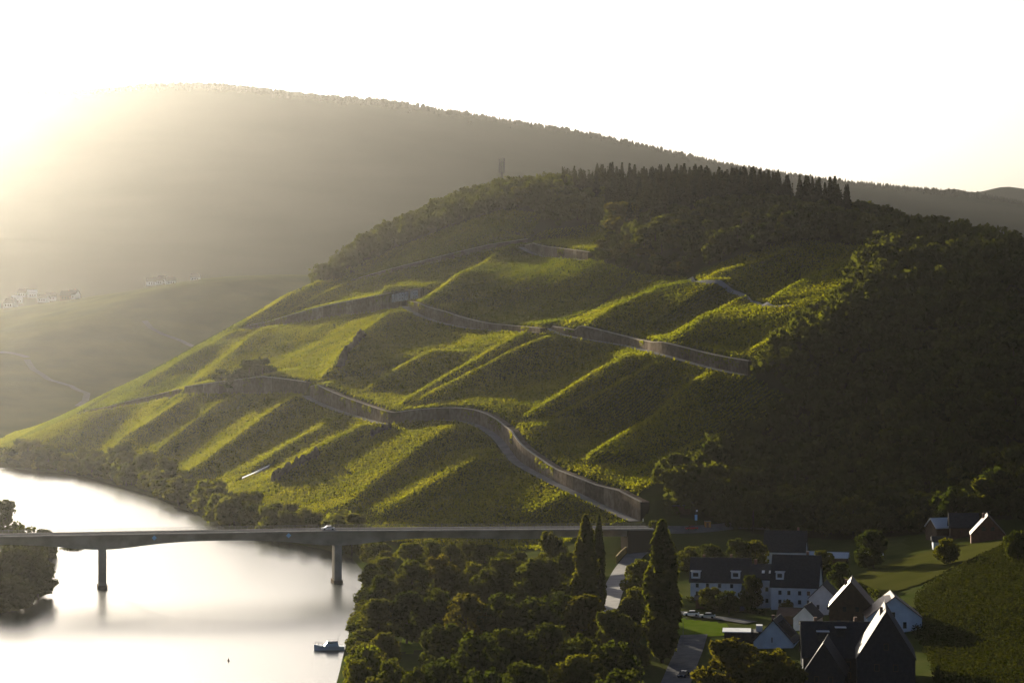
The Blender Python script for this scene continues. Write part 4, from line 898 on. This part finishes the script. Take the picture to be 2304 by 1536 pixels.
# ------------------------------------------------------------------ roads, ramp with ochre wall, lawn
def drape(name,pts,wd,dz,m,Y0=430.,n=8,label=None):
    C=np.array([cast(u,v,0,Y0) for u,v in pts]); k=len(C); s_=np.linspace(0,k-1,(k-1)*n+1)
    D=np.stack([np.interp(s_,range(k),C[:,i]) for i in range(3)],1)
    for _ in range(8): D[1:-1]=.25*D[:-2]+.5*D[1:-1]+.25*D[2:]
    VS=[]; offs=np.linspace(-wd/2,wd/2,5)
    for o in offs: q=offset(D,o); q[:,2]=hs(q[:,0],q[:,1])+dz; VS.append(q)
    V=np.stack(VS,1).reshape(-1,3); r=len(D); i=np.arange(r*5).reshape(r,5)
    Q=np.stack([i[:-1,:-1],i[:-1,1:],i[1:,1:],i[1:,:-1]],-1).reshape(-1,4)[:,::-1]
    o=link(name,np_mesh(name,V,Q,None,[m],smooth=True)); tag(o,label,kind='structure'); return D
drape('main_road',[(1452,1188),(1500,1194),(1550,1195),(1600,1190),(1660,1184),(1730,1188)],7.5,.3,M['asphalt'],700)
M['ramp']=mat('ramp_concrete',(.17,.165,.16),.9,.1,(.21,.20,.195),.3)
ramp=drape('ramp_road',[(1448,1236),(1425,1252),(1404,1280),(1388,1310),(1374,1342),(1362,1380)],6.5,.3,M['ramp'],560)
drape('village_street',[(1512,1560),(1535,1500),(1552,1462),(1562,1430)],7,.3,M['asphalt'],430)
drape('village_lane',[(1525,1378),(1575,1388),(1630,1393),(1690,1402)],4.5,.28,M['asphalt'],430)
drape('upper_track',[(1552,628),(1566,634),(1600,639),(1640,651),(1676,668),(1698,684),(1730,692),(1775,690)],3.2,.35,M['path'],900)
drape('upper_track',[(1940,566),(1965,567),(1985,573),(1994,582)],4,.5,M['path'],900)
drape('spur_edge_track',[(1425,622),(1385,662),(1335,700),(1275,724)],2.6,.35,M['soil'],900)
a=offset(ramp,-4.2)[:14] if offset(ramp,-4.2)[0,0]<ramp[0,0] else offset(ramp,4.2)[:14]
yw=empty('ochre_wall',tuple(a[7]),0,'sunlit ochre wall beside the ramp road left of the massive poplar','wall'); yw['kind']='thing'
for k in range(0,12,3):
    m=MB(); 
    for j in range(k,k+3):
        p,q=a[j]-a[7],a[j+1]-a[7]; d=q-p; n=np.array((-d[1],d[0],0)); n/=max(np.linalg.norm(n),1e-6); n*=.2; up=np.array((0,0,1.))
        if j==k+2: q=q-d*.08
        m.hexa([p-n-up,q-n-up,q+n-up,p+n-up,p-n+up*2.2,q-n+up*2.2,q+n+up*2.2,p+n+up*2.2])
    m.build('wall_panel',M['yellowwall'],yw)
def patch(name,poly,m,dz=.2,step=2.0,label=None,kind='structure'):
    C=np.array([cast(u,v,0,430) for u,v in poly])[:,:2]; xs=np.arange(C[:,0].min(),C[:,0].max()+step,step); ys=np.arange(C[:,1].min(),C[:,1].max()+step,step)
    X,Y=np.meshgrid(xs,ys); Z=hs(X,Y)+dz; i=np.arange(X.size).reshape(X.shape); inside=poly_in(C,cell(X),cell(Y))
    Q=np.stack([i[:-1,:-1],i[:-1,1:],i[1:,1:],i[1:,:-1]],-1)[inside]
    o=link(name,np_mesh(name,np.stack([X,Y,Z],-1).reshape(-1,3),Q,None,[m],smooth=True)); tag(o,label,kind=kind)
M['lawn']=mat('green_lawn',(.06,.095,.008),.95,0,(.08,.11,.012),.3); M['tan_field']=mat('tan_field',(.042,.046,.009),.95,0,(.055,.056,.013),.08)
patch('village_lawn',[(1500,1384),(1560,1396),(1640,1404),(1636,1432),(1580,1434),(1510,1428)],M['lawn'])
patch('river_meadow',[(925,1400),(950,1400),(955,1450),(935,1470),(905,1478),(905,1440)],M['lawn'])
patch('river_meadow',[(905,1520),(950,1522),(960,1560),(890,1560)],M['lawn'])
patch('tan_field',[(1880,1318),(1990,1272),(2110,1236),(2262,1213),(2258,1226),(2180,1262),(2080,1312),(1975,1345)],M['tan_field'],.3)
# vines on the slope at the lower right, shade put into the leaf colour
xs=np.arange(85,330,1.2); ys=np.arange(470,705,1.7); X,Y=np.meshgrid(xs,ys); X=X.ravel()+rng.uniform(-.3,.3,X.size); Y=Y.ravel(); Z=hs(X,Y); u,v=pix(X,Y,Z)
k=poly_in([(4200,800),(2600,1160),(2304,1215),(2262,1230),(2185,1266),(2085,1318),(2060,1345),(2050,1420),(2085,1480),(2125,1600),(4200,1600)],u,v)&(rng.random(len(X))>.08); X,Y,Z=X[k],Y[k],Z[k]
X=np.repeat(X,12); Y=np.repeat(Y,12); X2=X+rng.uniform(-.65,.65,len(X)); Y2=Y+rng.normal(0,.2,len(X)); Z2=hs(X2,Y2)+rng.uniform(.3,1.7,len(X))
V,Q=leaf_quads(np.stack([X2,Y2,Z2],1),np.full(len(X),.36),.25,77); tag(link('vine_rows',np_mesh('vine_rows',V,Q,None,[M['leaf_shade_tint']])),'dark shaded vine rows on the slope at the lower right corner',kind='stuff')
# cars, signs, container
for u,v,rz,pt,lb in ((1556,1387,-8,'white','brightest white car parked above the green lawn'),(1592,1392,-12,'silver','silver car parked right of the white one above the lawn'),(1665,1378,10,'dark','dark car parked before the hedge of the white houses'),(1452,1360,30,'silver','silver car half hidden left of the massive poplar'),(1436,1392,60,'white','white car below the ramp road left of the massive poplar'),(1538,1525,70,'dark','dark car on the street at the bottom beside the rusty tree'),(1556,1193,15,'red','red car waiting on the road beyond the bridge end')):
    c=cast(u,v,0,430); car(c[0],c[1],c[2]+.3,R(rz),pt,lb)
c=cast(1566,1180,0,700); t=empty('road_sign',tuple(c),0,'tall pale blue sign panel behind the red car','sign')
b=MB(); b.beam((0,0,-.5),(0,0,5.4),.08,6); b.build('post',M['steel'],t); b=MB(); b.box((0,-.12,2.6),(.9,.08,2.0)); b.build('sign_board',M['sign_blue'],t); b=MB(); b.box((.3,-.12,5.0),(.6,.08,.6)); b.build('top_plate',M['white'],t)
M['orange']=mat('orange_sheet',(.5,.2,.03),.6,.3); c=cast(1592,1186,0,700); t=empty('site_container',tuple(c),R(5),'orange box container beside the road near the red car','container')
b=MB(); b.box((0,0,1.1),(2.0,2.4,2.2)); b.build('container_body',M['orange'],t); b=MB(); b.box((-.2,-1.22,1.05),(.9,.06,1.8)); b.build('door',M['brickred'],t); b=MB(); b.box((0,0,2.24),(2.1,2.5,.1)); b.build('roof',M['steel'],t)
c=cast(1534,1152,0,700); t=empty('dark_hut',tuple(c),R(-5),'long low hut with bluish flat roof at the slope foot','hut'); b=MB(); b.box((0,0,.8),(6,4,3)); b.build('wall',M['timber'],t); b=MB(); b.box((0,0,2.4),(6.8,4.8,.2)); b.build('roof',M['slate'],t)
for u,v,lb in ((1443,1160,'upper white marker post at the bridge end'),(1447,1176,'lower white marker post at the bridge end')):
    c=cast(u,v,0,700); t=empty('marker_post',tuple(c),0,lb,'post','white posts at the bridge end'); b=MB(); b.beam((0,0,-.3),(0,0,1.5),.14,7,.11); b.build('post',M['white'],t); b=MB(); b.beam((0,0,1.5),(0,0,1.62),.16,7); b.build('cap',M['coping'],t)
# lamp posts on the village street
c=cast(1537,1460,0,430); t=empty('street_lamp',tuple(c),0,'thin dark street lamp at the edge of the lawn','street lamp'); b=MB(); b.beam((0,0,-.3),(0,0,8),.09,6,.05); b.build('post',M['steel'],t); b=MB(); b.box((.5,0,8.0),(1.1,.22,.14)); b.build('lamp_head',M['steel'],t)
# slate outcrops in the vines
def outcrop(pts,hgt,label,seed):
    C=np.array([cast(u,v,0,780) for u,v in pts]); o=C.mean(0); t=empty('rock_outcrop',tuple(o),0,label,'rock','slate outcrops in the vineyards'); g=np.random.default_rng(seed)
    for k in range(len(C)-1):
        for j in range(5):
            p=C[k]+(C[k+1]-C[k])*((j+g.random()*.6)/5)-o; r=g.uniform(.9,2.0); h=hgt*g.uniform(.6,1.15); rings=[]
            for zz,sc in ((-1.5,1.15),(h*.35,1.05),(h*.75,.8),(h,.35)):
                a=np.arange(7)/7*6.283+g.random()*.3; q=sc*r*(.55+.8*g.random(7)); rings.append([(p[0]+q[i]*math.cos(a[i]),p[1]+q[i]*math.sin(a[i]),p[2]+zz+g.uniform(-.3,.3)) for i in range(7)])
            m=MB(); m.loft(rings); m.build('rock',M['rock'],t)
outcrop([(765,830),(775,800),(800,775),(818,755)],5,'rocky slate step with pale face left in the middle vines',1)
outcrop([(616,1082),(640,1066),(680,1045),(715,1025)],4.2,'long slate outcrop in the lower vines beside the pale ledges',2)
outcrop([(838,985),(858,975),(880,968)],3.8,'dark slate outcrop just below the lowest winding wall',3)
# ------------------------------------------------------------------ hazy village and tracks on the far spur
def fcast(u,v,Y0=1600,Y1=4000):
    for Y in np.arange(Y0,Y1,4.):
        if H+(VH-v)*Y/F<=fz((u-UC)*Y/F,Y): return np.array(((u-UC)*Y/F,Y,fz((u-UC)*Y/F,Y)))
    Y=Y1; return np.array(((u-UC)*Y/F,Y,fz((u-UC)*Y/F,Y)))
FARH=[(24,700,'plaster','lowest hazy white house of the far village at the left edge'),(38,682,'sheet','hazy house with a glaring roof in the far village'),(52,668,'plaster','tall hazy bluish house of the far village'),(72,669,'sheet','hazy house with bright roof edge right of the tall bluish one'),(98,680,'plaster','hazy house between the bright roof and the right group of the far village'),(115,676,'plaster','hazy gable house near the right end of the far village'),(150,684,'timber','hazy brown house low in the far village'),(165,680,'plaster','rightmost hazy white house of the left far village'),
 (340,642,'plaster','leftmost hazy house on top of the spur'),(355,640,'plaster','hazy house with white front on top of the spur'),(366,636,'plaster','upper hazy house in the cluster on the spur'),(384,640,'plaster','right hazy house in the cluster on the spur'),(440,632,'plaster','single hazy house apart on the spur crest')]
for i,(u,v,m_,lb) in enumerate(FARH):
    c=fcast(u,v,2350); sc=.95
    house(0,0,12*sc,9*sc,5*sc,9.5*sc,random.uniform(-30,30),'plaster' if m_!='timber' else 'timber','sheet' if m_=='sheet' else 'slate',lb,[('-y',-3*sc,2.4*sc,1.6,2.0),('-y',0,2.4*sc,1.6,2.0),('-y',3*sc,2.4*sc,1.6,2.0)],[(2,.5)],group='hazy houses of the far village',base=c)
for pts in ([(60,812),(75,835),(110,858),(160,872),(196,888),(192,905),(175,918)],[(325,725),(340,742),(365,757),(410,772),(448,788)],[(0,795),(40,800),(62,808)]):
    C=np.array([fcast(u,v) for u,v in pts]); s_=np.linspace(0,len(C)-1,len(C)*5); D=np.stack([np.interp(s_,range(len(C)),C[:,i]) for i in range(3)],1); D[:,2]=[fz(x,y) for x,y in D[:,:2]]
    t=np.gradient(D[:,:2],axis=0); t/=np.linalg.norm(t,axis=1,keepdims=True); VS=[]
    for o in (-2.6,0,2.6):
        q=np.c_[D[:,0]-t[:,1]*o,D[:,1]+t[:,0]*o]; VS.append(np.c_[q,[fz(x,y)+1.0 for x,y in q]])
    V=np.stack(VS,1).reshape(-1,3); i=np.arange(len(V)).reshape(-1,3); Q=np.stack([i[:-1,:-1],i[:-1,1:],i[1:,1:],i[1:,:-1]],-1).reshape(-1,4)
    tag(link('spur_track',np_mesh('spur_track',V,Q,None,[M['asphalt']],smooth=True)),kind='structure')
